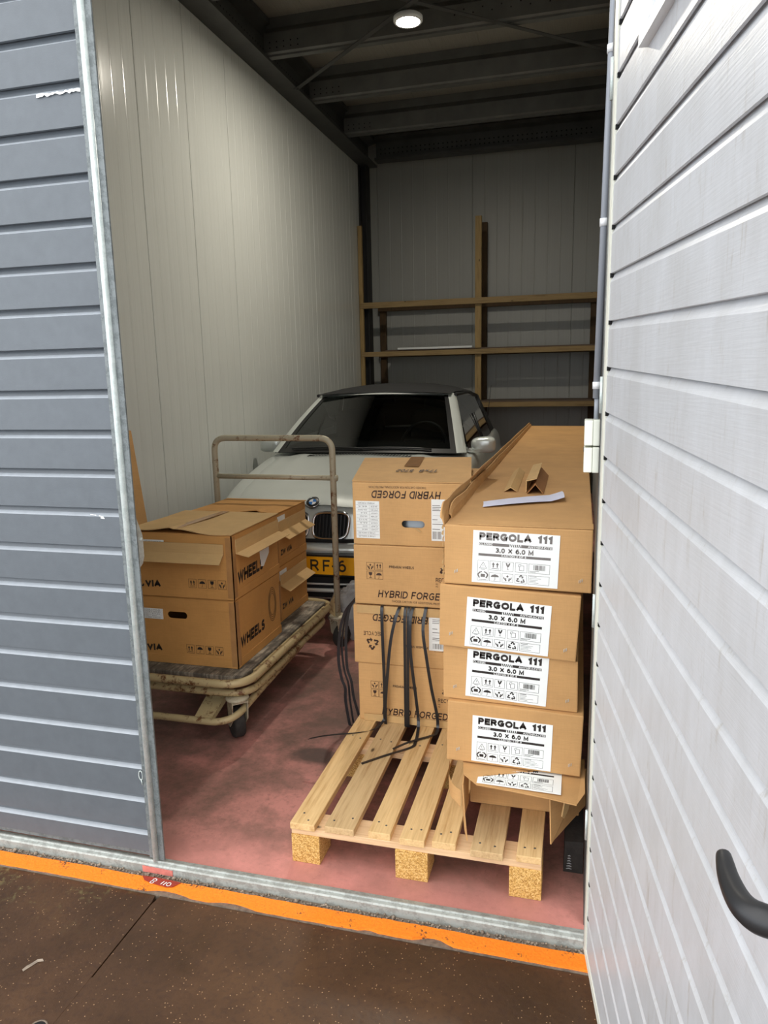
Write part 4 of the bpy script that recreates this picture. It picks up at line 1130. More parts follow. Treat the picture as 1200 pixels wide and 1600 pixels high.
a, b_ = Vector((-.192, 2.735, ZT)), Vector((-.196, 3.22, ZT))
pr = [Vector((0,0,0)), Vector((0,0,.042)), Vector((.040,0,.052)), Vector((.040,0,.049)), Vector((.0035,0,.0395)), Vector((.0035,0,0))]
A = [mb.vert(a+p) for p in pr]; B = [mb.vert(b_+p) for p in pr]
for i in range(6): j = (i+1) % 6; mb.face((A[i], A[j], B[j], B[i]))
mb.face(A[::-1]); mb.face(B)
single('edge_protector', mb, M['carton_pale'], 'upright pale board angle between its two neighbours on the topmost carton', 'cardboard strip', 'board angles on the topmost carton')
mb = MB(); rows = []
for i in range(13):
    f = i/12; x = -.308 + .262*f; y = 2.385 + .16*f; z = 1.1195 + .006*math.sin(f*PI)*.6 + (.012*(f-.85)/.15 if f > .85 else 0)
    ww = .105 + .03*f
    rows.append([(x-.012, y+ww, z), (x-.006, y+ww*.66, z+.003), (x-.002, y+ww*.33, z+.001), (x, y, z)])
mb.grid(rows, smooth=True)
t = thing('paper_slip', 'folded white paper slip lying on the topmost long carton', 'paper', (-.18, 2.5, 1.118))
part('sheet', mb, M['paper_blue'], t)

# ---------------- trolley
TX0, TX1, TY0, TY1 = -2.03, -1.345, 2.625, 3.80
t = thing('platform_trolley', 'rusty cream tube trolley with wooden deck carrying four taped cartons', 'trolley', (-1.69, 3.22, 0))
zt = .275
mb = MB(); mb.tube(fillet([(TX0,TY0,zt),(TX1,TY0,zt),(TX1,TY1,zt),(TX0,TY1,zt)], .13, 8, True), .0185, 14, closed=True)
part('top_rail', mb, M['trolley_rail'], t)
mb = MB(); mb.tube(fillet([(TX0+.01,TY0+.04,zt-.058),(TX1-.005,TY0+.04,zt-.058),(TX1-.005,TY1-.1,zt-.058),(TX0+.01,TY1-.1,zt-.058)], .12, 8, True), .016, 12, closed=True)
part('under_rail', mb, M['trolley_rail'], t)
mb = MB(); mb.tube(fillet([(TX0+.02,3.25,.20),(TX0+.02,2.80,.175),(TX0+.02,TY0-.03,.112),(TX1-.06,TY0-.03,.112),(TX1-.02,2.83,.175),(TX1-.012,3.3,.205)], .10, 8), .016, 12)
part('bumper_loop', mb, M['trolley_rail'], t)
mb = MB(); mb.bbox(TX0+.035, TX1-.035, TY0+.05, TY1-.04, zt-.012, zt+.016, .004)
for i in range(1, 6): pass
part('deck', mb, M['deck_wood'], t)
mb = MB(); mb.box(TX1-.030, TX1-.020, TY0+.15, TY1-.1, zt-.05, zt+.008); part('side_bar', mb, M['trolley_rail'], t)
for x in (-1.535, -1.93):      # channel brackets to the front bumper
    mb = MB()
    for P in ([(x-.04,2.595,.122),(x+.04,2.595,.122),(x+.05,2.85,.215),(x-.05,2.85,.215)],):
        mb.slab(P, (0,0,1), .004)
    mb.slab([(x-.04,2.595,.122),(x-.05,2.85,.215),(x-.05,2.85,.19),(x-.04,2.595,.10)], (1,0,0), .004)
    mb.slab([(x+.04,2.595,.122),(x+.05,2.85,.215),(x+.05,2.85,.19),(x+.04,2.595,.10)], (-1,0,0), .004)
    mb.slab([(x-.04,2.595,.126),(x+.04,2.595,.126),(x+.04,2.595,.096),(x-.04,2.595,.096)], (0,1,0), .004)
    part('bracket', mb, M['trolley_rail'], t)
HZ = 1.222; HYp = 3.80
mb = MB(); mb.tube(fillet([(-2.045,HYp,.21),(-2.045,HYp,HZ),(-1.325,HYp,HZ),(-1.325,HYp,.17)], .075, 8), .0175, 14)
hp = part('handle', mb, M['trolley_paint'], t)
mb = MB(); mb.tube([(-2.045,HYp,1.0),(-1.31,HYp,1.0)], .0145, 12); mb.lathe([(0,.012),(.017,.01),(.02,0)], (-1.31,HYp,1.0), (1,0,0), 12)
part('cross_bar', mb, M['trolley_paint'], hp)
mb = MB(); mb.slab([(-1.375,3.73,zt+.01),(-1.352,3.73,zt+.01),(-1.335,3.785,zt+.06),(-1.335,3.785,zt-.08),(-1.36,3.76,zt-.05)], (.3,-.9,0), .008)
part('gusset', mb, M['trolley_rail'], hp)
def caster(x, y, r, top, ang, w=.036):
    mb = MB(); mb.lathe([(0, 0), (.048, 0), (.052, -.008), (.045, -.016), (0, -.016)], (x, y, top), (0,0,1), 22)
    ca, sa = math.cos(ang), math.sin(ang)
    trail = r*.45
    def P(a, b, z): return (x + a*ca - b*sa, y + a*sa + b*ca, z)       # a: axle, b: rolling
    for sg in (-1, 1):
        pts = [(-.042, top-.012), (.042, top-.012), (.03, r+.02), (trail+.012, r-.014), (trail-.016, r-.014), (-.03, r+.03)]
        mb.slab([P(sg*(w/2+.006), b, z) for b, z in pts], Vector((ca, sa, 0))*sg, .004)
    mb.slab([P(-w/2-.006, -.042, top-.016), P(w/2+.006, -.042, top-.016), P(w/2+.006, .042, top-.016), P(-w/2-.006, .042, top-.016)], (0,0,-1), .004)
    mb.lathe([(0, .034), (.008, .033), (.008, -.033), (0, -.034)], P(0, trail, r), (ca, sa, 0), 10)
    f = part('caster', mb, M['trolley_paint'], t)
    mb = MB(); mb.lathe([(.012, -w/2), (r*.72, -w/2), (r*.94, -w/2+.003), (r, -w/2+.010), (r, w/2-.010), (r*.94, w/2-.003), (r*.72, w/2), (.012, w/2)], P(0, trail, r), (ca, sa, 0), 30)
    part('tyre', mb, M['rubber'], f, 'worn dark rubber wheel')
caster(-1.41, 2.68, .071, .20, .75, .052); caster(-1.95, 2.70, .066, .195, -.2, .05)
caster(-1.325, 3.80, .068, .20, -.35, .04); caster(-2.045, 3.78, .068, .20, .2, .04)

# ---------------- taped cartons on the trolley
zd = zt+.0165
def wheel_carton(x0, x1, y0, y1, z0, z1, label, hole=None):
    t = thing('wheel_carton', label, 'box', ((x0+x1)/2, (y0+y1)/2, z0), 'taped wheel cartons on the trolley')
    bm = hexa_bm(box8(x0, x1, y0, y1, z0, z1), .007)
    if hole: cut_slot(bm, *hole)
    mb = MB(); mb.add(bm); bm.free(); part('body', mb, M['carton_amber'], t)
    # raised rims where the lid and tray fold over
    mb = MB()
    for za, zb in ((z0+.002, z0+.040), (z1-.052, z1-.004)):
        mb.box(x0-.002, x1+.0022, y0-.0022, y0+.002, za, zb); mb.box(x1-.002, x1+.0022, y0-.0022, y1, za, zb)
    part('folded_rim', mb, M['carton_amber'], t)
    mb = MB(); mb.box(x1-.028, x1+.003, y0-.003, y0+.001, z0+.01, z1-.01); mb.box(x1-.001, x1+.003, y0-.003, y0+.03, z0+.01, z1-.01)
    part('tape', mb, M['tape'], t, 'shiny brown corner tape')
    return t
W1 = (-1.925, -1.432, 2.752, 3.235)
wl = wheel_carton(*W1, zd, .608, 'amber taped carton with oval hand hole, lower front on the trolley deck', (-1.717, .523, .098, .032))
wu = wheel_carton(W1[0], W1[1]+.004, W1[2]-.006, W1[3], .6095, .900, 'amber taped carton with loose lid, upper front, facing the grey door leaf')
w3 = wheel_carton(-1.96, -1.492, 3.345, 3.765, zd, .590, 'amber taped carton lower of the rear pair, beside the trolley handle')
w4 = wheel_carton(-1.96, -1.488, 3.34, 3.765, .5915, .872, 'amber taped carton upper of the rear pair with folded lid, beside the trolley handle')
fnl = plane((0, W1[2], 0), (1,0,0), (0,0,1)); fnu = plane((0, W1[2]-.006, 0), (1,0,0), (0,0,1))
def front_print(t, fn, xv, zv, xi, zi, pre):
    ink = Ink()
    if pre: ink.block('w', xv-.034, zv-.001, .034, xv-.006, .2)
    ink.block('VIA', xv, zv, .031, xv+.078, .3)
    for i, k in enumerate(('up', 'umbrella', 'glass', 'hands')): ink.icon(k, xi+.0475*i, zi, xi+.0475*i+.039, zi+.040)
    printing(t, ink, fn, .0014, 'ink')
front_print(wl, fnl, -1.884, .349, -1.682, .349, False)
front_print(wu, fnu, -1.862, .652, -1.645, .658, True)
s = sticker(wl, fnl, -1.90, .500, -1.789, .548, .0028); printing(s, tiny_table(-1.90, .501, -1.789, .547, 5), fnl, .0032, 'ink_grey')
s = sticker(wu, fnu, -1.865, .812, -1.752, .868, .0028, label='mostly covered white label'); printing(s, tiny_table(-1.865, .814, -1.752, .866, 5), fnu, .0032, 'ink_grey')
def side_print(t, X, txt, y0, z0, y1, h, extra=None):
    fn = plane((X, 0, 0), (0,1,0), (0,0,1)); ink = Ink(); ink.block(txt, y0, z0, h, y1, .27, .1)
    if extra:
        for k in range(4): ink.line([(extra[0]+extra[2]*(1-.12*k)*math.cos(a)*.55, extra[1]+extra[2]*(1-.12*k)*math.sin(a)) for a in [2*PI*i/20 for i in range(20)]], .0022, True)
    printing(t, ink, fn, .0012, 'ink')
side_print(wu, W1[1]+.004, 'WHEELS', 2.785, .674, 3.05, .056, None)
side_print(wl, W1[1], 'WHEELS', 2.785, .378, 3.04, .052, (3.14, .47, .085))
side_print(w4, -1.488, 'ZW VIA', 3.40, .645, 3.55, .030); side_print(w3, -1.492, 'ZW VIA', 3.40, .352, 3.55, .030)
fns = plane((W1[1]+.004, 0, 0), (0,1,0), (0,0,1))
mb = MB(); mb.slab([fns(*p, .0004) for p in ((3.03,.69),(3.055,.685),(3.12,.735),(3.125,.79),(3.075,.785),(3.02,.80),(3.022,.74))], (1,0,0), .0016)
part('label', mb, M['paper'], wu, 'torn white sticker')
for tt, zz in ((w4, .805), (w3, .515)):
    fn = plane((-1.488 if tt is w4 else -1.492, 0, 0), (0,1,0), (0,0,1)); sticker(tt, fn, 3.37, zz, 3.47, zz+.05, .0028)
# loose lids
def lid(t, x0, x1, y0, y1, z, lift, seed, split):
    mb = MB(); rows = []; rows2 = []
    for i in range(25):
        fx = i/24; x = x0 + (x1-x0)*fx; r_ = []; r2 = []
        for j in range(13):
            fy = j/12; y = y0 + (y1-y0)*fy
            k = max(0, 1-fy*1.6)
            bz = lift*k*(math.exp(-((fx-split)/.22)**2)) + (.012 if fx < split else 0)*k*.6 + .003*math.sin(fx*11+seed)*(1-fy)
            r_.append((x, y, z+.0045+bz)); r2.append((x, y, z+.0008+bz))
        rows.append(r_); rows2.append(r2)
    mb.grid(rows, smooth=False); mb.grid(rows2, smooth=False, flip=True)
    for a, b_ in zip(rows, rows[1:]):
        pass
    for R_, R2 in ((rows[0], rows2[0]), (rows[-1], rows2[-1]), ([r[0] for r in rows], [r[0] for r in rows2]), ([r[-1] for r in rows], [r[-1] for r in rows2])):
        for i in range(len(R_)-1): mb.poly([R_[i], R_[i+1], R2[i+1], R2[i]])
    part('lid', mb, M['carton_pale'] if t is wu else M['carton_amber'], t)
lid(wu, W1[0]-.006, W1[1]+.012, W1[2]-.012, W1[3]+.004, .900, .016, 2, .45)
lid(w4, -1.965, -1.48, 3.335, 3.77, .872, .010, 5, .8)
mb = MB(); xs_ = -1.70; mb.slab([(xs_-.02, 2.76, .9205), (xs_+.02, 2.76, .9205), (xs_+.02, 3.23, .906), (xs_-.02, 3.23, .906)], (0,0,1), .0008); part('tape', mb, M['tape'], wu, 'clear tape along the lid seam')
# angle strips taped to these cartons
PG = 'angle strips on the trolley cartons'
L_strip('pale angle strip across the front of the upper front trolley carton', (-1.905, 2.7375, .815), (-1.462, 2.7375, .815), (0,0,1), .046, (0,-1,-.75), .058, .003, group=PG)
L_strip('pale angle strip along the side of the upper front trolley carton', (-1.4245, 2.775, .812), (-1.4245, 3.235, .812), (0,0,1), .062, (1,0,-.22), .062, .003, group=PG)
L_strip('pale angle strip along the side of the upper rear trolley carton', (-1.4825, 3.375, .770), (-1.4825, 3.745, .770), (0,0,1), .060, (1,0,-.5), .066, .003, group=PG)
L_strip('pale angle strip along the side of the lower rear trolley carton', (-1.4865, 3.375, .490), (-1.4865, 3.745, .490), (0,0,1), .055, (1,0,-.5), .062, .003, group=PG)
# cardboard strip leaning on the side wall
mb = MB(); mb.slab([(-2.44, 3.66, .0), (-2.43, 3.76, .0), (-2.705, 3.965, 1.25), (-2.715, 3.86, 1.27)], (1, 0, .2), .006)
single('cardboard_strip', mb, M['carton_pergola'], 'tall brown cardboard strip leaning against the ribbed side wall', 'cardboard')
# ================================================================== SHELVING
t = thing('shelf_rack', 'rough timber shelving frame along the back wall', 'shelving', (-1.27, 9.3, 0))
def beam(name, x0, x1, y0, y1, z0, z1, m, lab=None):
    mb = MB(); mb.bbox(x0, x1, y0, y1, z0, z1, .004); return part(name, mb, M[m], t, lab)
beam('post', -1.27, -1.195, 9.04, 9.10, 0, 3.38, 'shelf_post'); beam('post', -2.715, -2.665, 9.0, 9.05, 0, 3.36, 'shelf_post')
beam('post', -1.275, -1.19, 9.545, 9.61, 0, 3.40, 'shelf_rear_shaded', 'dark rear post'); beam('post', -2.60, -2.52, 9.545, 9.61, 0, 2.5, 'shelf_rear_shaded', 'dark rear post')
beam('post', .08, .15, 9.545, 9.61, 0, 2.5, 'shelf_rear_shaded', 'dark rear post')
for z0, z1 in ((2.375, 2.445), (1.785, 1.845), (1.145, 1.205)):
    beam('beam', -2.70, .165, 8.985, 9.035, z0, z1, 'shelf_wood'); beam('beam', -2.61, .165, 9.49, 9.54, z0, z1, 'shelf_rear_shaded')
beam('shelf_board', -2.40, .16, 9.04, 9.54, 1.845, 1.863, 'shelf_board'); beam('shelf_board', -2.6, .12, 9.0, 9.54, 1.205, 1.223, 'shelf_board')
mb = MB(); mb.box(-2.23, -1.30, 9.0, 9.03, 1.864, 1.886)
single('white_batten', mb, M['white_plastic'], 'thin white batten lying on the middle shelf beam', 'batten')

# ================================================================== CAR
CX, CY0, CA = -1.608, 4.07, .024           # nose centre and slight turn
def W(lx, ly, z): return Vector((CX + lx*math.cos(CA) - ly*math.sin(CA), CY0 + ly*math.cos(CA) + lx*math.sin(CA), z))
car = thing('car', 'silver convertible with black soft top parked nose out in the unit', 'car', W(0, 2.24, 0))
ST = [ # ly, half width, shoulder half width, bottom, shoulder z, centre z
 (.00,.56,.50,.20,.470,.50),(.015,.68,.62,.18,.50,.525),(.05,.74,.67,.17,.525,.545),(.075,.765,.70,.17,.545,.56),(.085,.77,.70,.17,.57,.60),(.11,.785,.70,.17,.645,.715),(.15,.80,.705,.17,.690,.765),(.25,.825,.71,.17,.735,.805),
 (.45,.85,.73,.17,.785,.845),(.75,.868,.755,.17,.83,.888),(1.05,.88,.77,.17,.875,.928),(1.28,.885,.785,.17,.905,.958),(1.45,.89,.80,.17,.93,.965),(1.9,.895,.815,.17,.94,.955),(2.6,.895,.82,.17,.945,.955),
 (3.3,.895,.82,.17,.96,.97),(3.8,.885,.79,.18,.975,.99),(4.2,.86,.75,.2,.965,.985),(4.38,.83,.71,.24,.90,.92),(4.44,.80,.69,.28,.80,.82),(4.47,.77,.66,.3,.62,.65),(4.48,.66,.5,.34,.5,.52)]
def section(hw, hs, zb, zs, zc):
    r = [(0,zb),(hw*.84,zb),(hw*.965,zb+.07),(hw*.995,zb+.2 if zb+.2 < zs-.12 else (zb+zs)/2),(hw,(zb+zs)/2+.06),(hw*.975,zs-.075),(hs+(hw-hs)*.35,zs-.02),(hs,zs),(hs*.78,zs+(zc-zs)*.42),(hs*.42,zs+(zc-zs)*.82),(0,zc)]
    return [(-x, z) for x, z in r[::-1]] + [(x, z) for x, z in r[1:-1]]
mb = MB(); mb.smooth = True; rows = []
for ly, hw, hs, zb, zs, zc in ST:
    sec = section(hw, hs, zb, zs, zc)
    k = max(0, 1-ly/.9)                    # plan taper: corners of the nose sweep back
    rows.append([W(x, ly + k*.30*(abs(x)/.8)**2.4 - (max(0, ly-3.9)/.6)*.12*(abs(x)/.8)**2.4, z) for x, z in sec])
I = [[mb.vert(p) for p in r_] for r_ in rows]; n = len(I[0])
for A, B in zip(I, I[1:]):
    for j in range(n): mb.face((A[j], A[(j+1) % n], B[(j+1) % n], B[j]))
mb.face(I[0][::-1]); mb.face(I[-1])
body = part('body', mb, M['car_silver'], car)
sd = body.modifiers.new('smooth', 'SUBSURF'); sd.levels = 1; sd.render_levels = 2
# bonnet: a lifted skin with raised creases
def hood_z(lx, ly):
    for a, b in zip(ST, ST[1:]):
        if a[0] <= ly <= b[0]:
            f = (ly-a[0])/(b[0]-a[0]); hs, zs, zc = (a[i]+(b[i]-a[i])*f for i in (2,4,5)); break
    q = min(abs(lx)/hs, 1)
    xs_ = [0,.42,.78,1]; zs_ = [zc, zs+(zc-zs)*.82, zs+(zc-zs)*.42, zs]
    for i in range(3):
        if q <= xs_[i+1]:
            g = (q-xs_[i])/(xs_[i+1]-xs_[i]); g = g*g*(3-2*g) if i == 0 else g
            return zs_[i] + (zs_[i+1]-zs_[i])*g
    return zs
mb = MB(); rows = []
for i in range(33):
    f = i/32; ly = .15 + 1.17*f; r_ = []
    hwid = .60 + .13*f
    for j in range(33):
        q = -1 + 2*j/32; lx = q*hwid
        crease = .012*math.exp(-((abs(q)-.66)/.10)**2)*(.35+.65*f) + .006*math.exp(-((abs(q)-.16)/.08)**2)*max(0, 1-f*1.6)
        edge = -.010 if abs(q) > .985 or i in (0, 32) else 0
        k = max(0, 1-ly/.9)
        r_.append(W(lx, ly + k*.30*(abs(lx)/.8)**2.4 + .05*f*(q*q), hood_z(lx, ly) + .010 + crease + edge))
    rows.append(r_)
mb.grid(rows, flip=True)
part('bonnet', mb, M['car_silver'], car)
mb = MB()
for i in range(34):
    lx = -.40 + .80*i/33; z = hood_z(lx, 1.24) + .0155
    mb.slab([W(lx-.008, 1.205, z-.002), W(lx+.002, 1.205, z-.002), W(lx+.010, 1.262, z+.001), W(lx, 1.262, z+.001)], (0,0,1), .002)
part('bonnet_vents', mb, M['hole'], car, 'row of dark slots')
# cowl
mb = MB(); mb.grid([[W(-.76+1.52*i/12, 1.30 + .16*((i/6-1)**2), .962-.012*(i/6-1)**2), W(-.76+1.52*i/12, 1.42+.14*((i/6-1)**2), .972-.012*(i/6-1)**2)] for i in range(13)])
part('cowl', mb, M['car_black'], car)
# windscreen
def ws(u, v):
    """u -1..1, v 0..1"""
    b = Vector((.765*u, 1.27 + .16*u*u, .972 - .022*u*u)); tp = Vector((.578*u, 2.06 + .11*u*u, 1.402 - .018*u*u))
    p = b.lerp(tp, v); p.z += .018*math.sin(PI*v); return p
NUW = 17
mb = MB(); mb.grid([[W(*ws(-1+2*i/(NUW-1), j/8)) for j in range(9)] for i in range(NUW)])
part('windscreen', mb, M['car_glass'], car, 'dark glass')
mb = MB()
for sg in (-1, 1):
    path = [W(*(ws(sg*1.0, j/8) + Vector((sg*.012, .012, .004)))) for j in range(9)]
    rows = [[W(*(ws(sg*.955, j/8) + Vector((0, -.004, .006)))), W(*(ws(sg, j/8) + Vector((sg*.014, -.002, .010)))), W(*(ws(sg, j/8) + Vector((sg*.035, .05, .006)))), W(*(ws(sg, j/8) + Vector((sg*.03, .09, -.006))))] for j in range(9)]
    mb.grid(rows)
rows = [[W(*(ws(u, 1) + Vector((0, -.030, -.006)))), W(*(ws(u, 1) + Vector((0, .0, .010)))), W(*(ws(u, 1) + Vector((0, .05, .016)))), W(*(ws(u, 1) + Vector((0, .06, -.02))))] for u in [-1.02+2.04*i/16 for i in range(17)]]
mb.grid(rows)
part('windscreen_frame', mb, M['car_silver'], car)
mb = MB()      # black ceramic border
rows = [[W(*(ws(u, 0) + Vector((0,-.002,.004)))), W(*(ws(u, .06) + Vector((0,-.002,.005))))] for u in [-1+2*i/16 for i in range(17)]]
mb.grid(rows)
for sg in (-1, 1): mb.grid([[W(*(ws(sg*.90, j/8) + Vector((0,-.002,.004)))), W(*(ws(sg*.97, j/8) + Vector((0,-.002,.005))))] for j in range(9)])
part('screen_seal', mb, M['car_black'], car)
# soft top
TOP = [(2.10,.585,1.412,1.392),(2.25,.60,1.448,1.405),(2.5,.635,1.474,1.405),(2.85,.66,1.480,1.395),(3.15,.675,1.462,1.36),(3.4,.69,1.40,1.30),(3.6,.70,1.29,1.20),(3.78,.72,1.14,1.07),(3.92,.735,1.0,.97)]
mb = MB(); rows = []
for ly, hw, zc, ze in TOP:
    rows.append([W(hw*q, ly + .10*(1-abs(q)**3)*(-1 if ly < 2.2 else (1 if ly > 3.5 else 0))*.5, ze + (zc-ze)*(1-abs(q)**2.6)) for q in [-1,-.97,-.9,-.75,-.5,-.25,0,.25,.5,.75,.9,.97,1]])
mb.grid(rows)
# fabric quarter panels down to the body
for sg in (-1, 1):
    mb.grid([[W(sg*.675, 3.15, 1.36), W(sg*.78, 3.32, .962)], [W(sg*.69, 3.4, 1.30), W(sg*.80, 3.55, .965)], [W(sg*.70, 3.6, 1.20), W(sg*.80, 3.75, .97)], [W(sg*.72, 3.78, 1.07), W(sg*.785, 3.88, .972)], [W(sg*.735, 3.92, .97), W(sg*.76, 3.96, .97)]])
part('soft_top', mb, M['soft_top'], car, 'black fabric hood')
# side windows with frames
for sg in (-1, 1):
    mb = MB()
    mb.poly([W(sg*.80, 1.62, .945), W(sg*.815, 3.25, .962), W(sg*.685, 3.1, 1.34), W(sg*.655, 2.7, 1.385), W(sg*.615, 2.2, 1.385)])
    part('side_window', mb, M['car_glass'], car)
    mb = MB(); mb.tube([W(sg*.618, 2.15, 1.385), W(sg*.66, 2.7, 1.388), W(sg*.69, 3.1, 1.345)], .014, 8)
    mb.tube([W(sg*.69, 3.12, 1.34), W(sg*.80, 3.28, .965)], .018, 8); mb.tube([W(sg*.715, 2.62, 1.20), W(sg*.81, 2.60, .955)], .012, 8)
    part('window_seal', mb, M['car_black'], car)
    # mirror
    mb = MB(); bm = bmesh.new(); bmesh.ops.create_uvsphere(bm, u_segments=24, v_segments=16, radius=1)
    for v in bm.verts:
        c = v.co; f = lambda a, p: math.copysign(abs(a)**p, a)
        c.x = f(c.x, .62)*.098; c.y = f(c.y, .75)*.062; c.z = f(c.z, .62)*.064
        c.x += 0; c.z *= (1 + .12*c.x/.098*sg)
    mb.smooth = True; mb.add(bm, Matrix.Translation(W(sg*.905, 1.71, .995)) @ Matrix.Rotation(CA, 4, 'Z')); bm.free()
    mr = part('mirror', mb, M['car_silver'], car)
    mb = MB(); mb.smooth = True
    mb.grid([[W(sg*.76, 1.66, .945), W(sg*.76, 1.74, .945)], [W(sg*.83, 1.665, .935), W(sg*.83, 1.75, .935)], [W(sg*.99, 1.66, .948), W(sg*.99, 1.75, .948)]])
    mb.grid([[W(sg*.76, 1.66, .972), W(sg*.76, 1.74, .972)], [W(sg*.83, 1.652, .958), W(sg*.83, 1.75, .958)], [W(sg*.985, 1.655, .962), W(sg*.985, 1.75, .962)]], flip=True)
    mb.grid([[W(sg*.76, 1.66, .945), W(sg*.76, 1.66, .972)], [W(sg*.83, 1.665, .935), W(sg*.83, 1.652, .958)], [W(sg*.99, 1.66, .948), W(sg*.985, 1.655, .962)]])
    part('mirror_foot', mb, M['car_silver'], mr)
# nose
def kidney(sg):
    c = Vector((sg*.128, 0, 0)); hwk, hh = .112, .078
    pts = []
    for i in range(40):
        a = 2*PI*i/40; ex = .5
        x = math.copysign(abs(math.cos(a))**ex, math.cos(a))*hwk; z = math.copysign(abs(math.sin(a))**ex, math.sin(a))*hh
        x *= (1 - .10*(z/hh)*(-1)*.6) if x*sg > 0 else 1
        pts.append((sg*.128 + x, z))
    return pts
GZ = .645
def gp(lx, z, o=0): return W(lx, .085 + .34*(z-.57) + .30*(abs(lx)/.8)**2.4 - o, z)
for sg in (-1, 1):
    pts = kidney(sg)
    mb = MB(); mb.poly([gp(x, GZ+z, .012) for x, z in pts]); g = part('grille', mb, M['hole'], car, 'dark kidney shaped grille')
    mb = MB(); mb.tube([gp(x, GZ+z, .014) for x, z in pts], .010, 10, closed=True); part('grille_frame', mb, M['chrome'], g, 'chrome surround')
    mb = MB()
    for i in range(9):
        x = sg*.128 - .088 + .022*i; mb.slab([gp(x-.003, GZ-.068, .014), gp(x+.003, GZ-.068, .014), gp(x+.003, GZ+.068, .014), gp(x-.003, GZ+.068, .014)], (0,-1,0), .008)
    part('grille_bars', mb, M['car_black'], g)
def disc(mb, c, n, r0, r1, h, a0=0, a1=2*PI, k=24):
    n = Vector(n).normalized(); a = Vector((0,0,1)); u = a.cross(n).normalized(); w = n.cross(u); c = Vector(c) + n*h
    for i in range(k):
        t0 = a0 + (a1-a0)*i/k; t1 = a0 + (a1-a0)*(i+1)/k
        e = lambda r, t: c + (u*math.cos(t) + w*math.sin(t))*r
        mb.poly([e(r0,t0), e(r1,t0), e(r1,t1), e(r0,t1)] if r0 > 1e-6 else [c, e(r1,t0), e(r1,t1)])
ec = W(.0, .152, .779); en = Vector((.02, -.62, .78))
mb = MB(); mb.lathe([(0, .008), (.038, .008), (.042, .004), (.043, -.004)], ec, en, 28); em = part('emblem', mb, M['car_black'], car, 'round badge with blue and white quarters')
mb = MB(); disc(mb, ec, en, .0, .024, .0088, 0, PI/2, 8); disc(mb, ec, en, .0, .024, .0088, PI, 1.5*PI, 8); part('emblem_blue', mb, M['emblem_blue'], em)
mb = MB(); disc(mb, ec, en, .0, .024, .0088, PI/2, PI, 8); disc(mb, ec, en, .0, .024, .0088, 1.5*PI, 2*PI, 8); part('emblem_white', mb, M['white_plastic'], em)
mb = MB(); mb.lathe([(.0405, .0085), (.0445, .0085), (.0445, .003), (.0405, .003)], ec, en, 28); part('emblem_ring', mb, M['chrome'], em)
PC = .05      # plate centre offset
def fp(lx, z, o=0): return W(lx, -.020 - o, z)
mb = MB(); mb.hexa([fp(PC-.275,.355,0), fp(PC+.275,.355,0), fp(PC+.275,.355,-.08), fp(PC-.275,.355,-.08), fp(PC-.275,.488,0), fp(PC+.275,.488,0), fp(PC+.275,.488,-.08), fp(PC-.275,.488,-.08)])
ph = part('plate_holder', mb, M['car_black'], car)
mb = MB(); mb.hexa([fp(PC-.26,.366,.004), fp(PC+.26,.366,.004), fp(PC+.26,.366,0), fp(PC-.26,.366,0), fp(PC-.26,.476,.004), fp(PC+.26,.476,.004), fp(PC+.26,.476,0), fp(PC-.26,.476,0)])
pl = part('license_plate', mb, M['plate_yellow'], car, 'yellow plate with black characters')
ink = Ink(); ink.block('R', PC-.02, .385, .074, PC+.035, .17); ink.block('F', PC+.060, .385, .074, PC+.105, .17); ink.rect(PC+.118, .414, PC+.145, .426); ink.block('6', PC+.158, .385, .074, PC+.208, .17)
printing(pl, ink, lambda x, y, o: fp(x, y, .0046), 0, 'ink', 'lettering')
mb = MB()
def curve_bar(z0, z1, w, o, d=.03): 
    n = 16; 
    A = [[W(-w+2*w*i/n, -.006 + .30*(abs(-w+2*w*i/n)/.8)**2.4 - o, z) for z in (z0, (z0+z1)/2, z1)] + [W(-w+2*w*i/n, -.006 + .30*(abs(-w+2*w*i/n)/.8)**2.4 - o + d, z1)] for i in range(n+1)]
    return A
mb.grid(curve_bar(.215, .345, .56, .004)); part('lower_grille', mb, M['hole'], car, 'dark lower air intake')
mb = MB(); mb.smooth = True
for z in (.262, .302): mb.tube([r_[1] - Vector((0,.008,0)) for r_ in curve_bar(z-.01, z+.01, .56, .004)], .006 if z > .29 else .013, 8)
part('intake_bars', mb, M['car_silver'], car)
mb = MB(); mb.grid(curve_bar(.548, .568, .62, -.052, .02)); part('shut_line', mb, M['hole'], car, 'dark gap between bonnet and bumper')
for sg in (-1, 1):
    mb = MB(); rows = []
    for i in range(9):
        f = i/8; lx = sg*(.30 + .42*f); ly = .105 + .30*(abs(lx)/.8)**2.4 + .13*f*f
        zt_, zb_ = .70 - .0*f, .585 + .02*f
        rows.append([W(lx, ly-.010, zb_), W(lx, ly-.022+.02*0, (zb_+zt_)/2), W(lx, ly+.035, zt_)])
    mb.grid(rows); part('headlight', mb, M['lens_clear'], car, 'clear headlight lens')
# wheels
for sg in (-1, 1):
    for ly in (.80, 3.52):
        c = W(sg*.80, ly, .315)
        ax = Vector((math.cos(CA), math.sin(CA), 0))*sg
        mb = MB(); mb.lathe([(.20, -.11), (.29, -.105), (.313, -.07), (.315, .06), (.30, .095), (.215, .10), (.205, .08)], c, ax, 40); wh = part('wheel', mb, M['rubber'], car)
        mb = MB(); mb.lathe([(.206, .08), (.195, .06), (.06, .07), (0, .085)], c, ax, 30)
        part('rim', mb, M['wheel_alloy'], wh)
        mb = MB(); mb.lathe([(.315, .085), (.36, .098), (.365, .06)], c, ax, 40); part('wheel_arch', mb, M['car_black'], car)
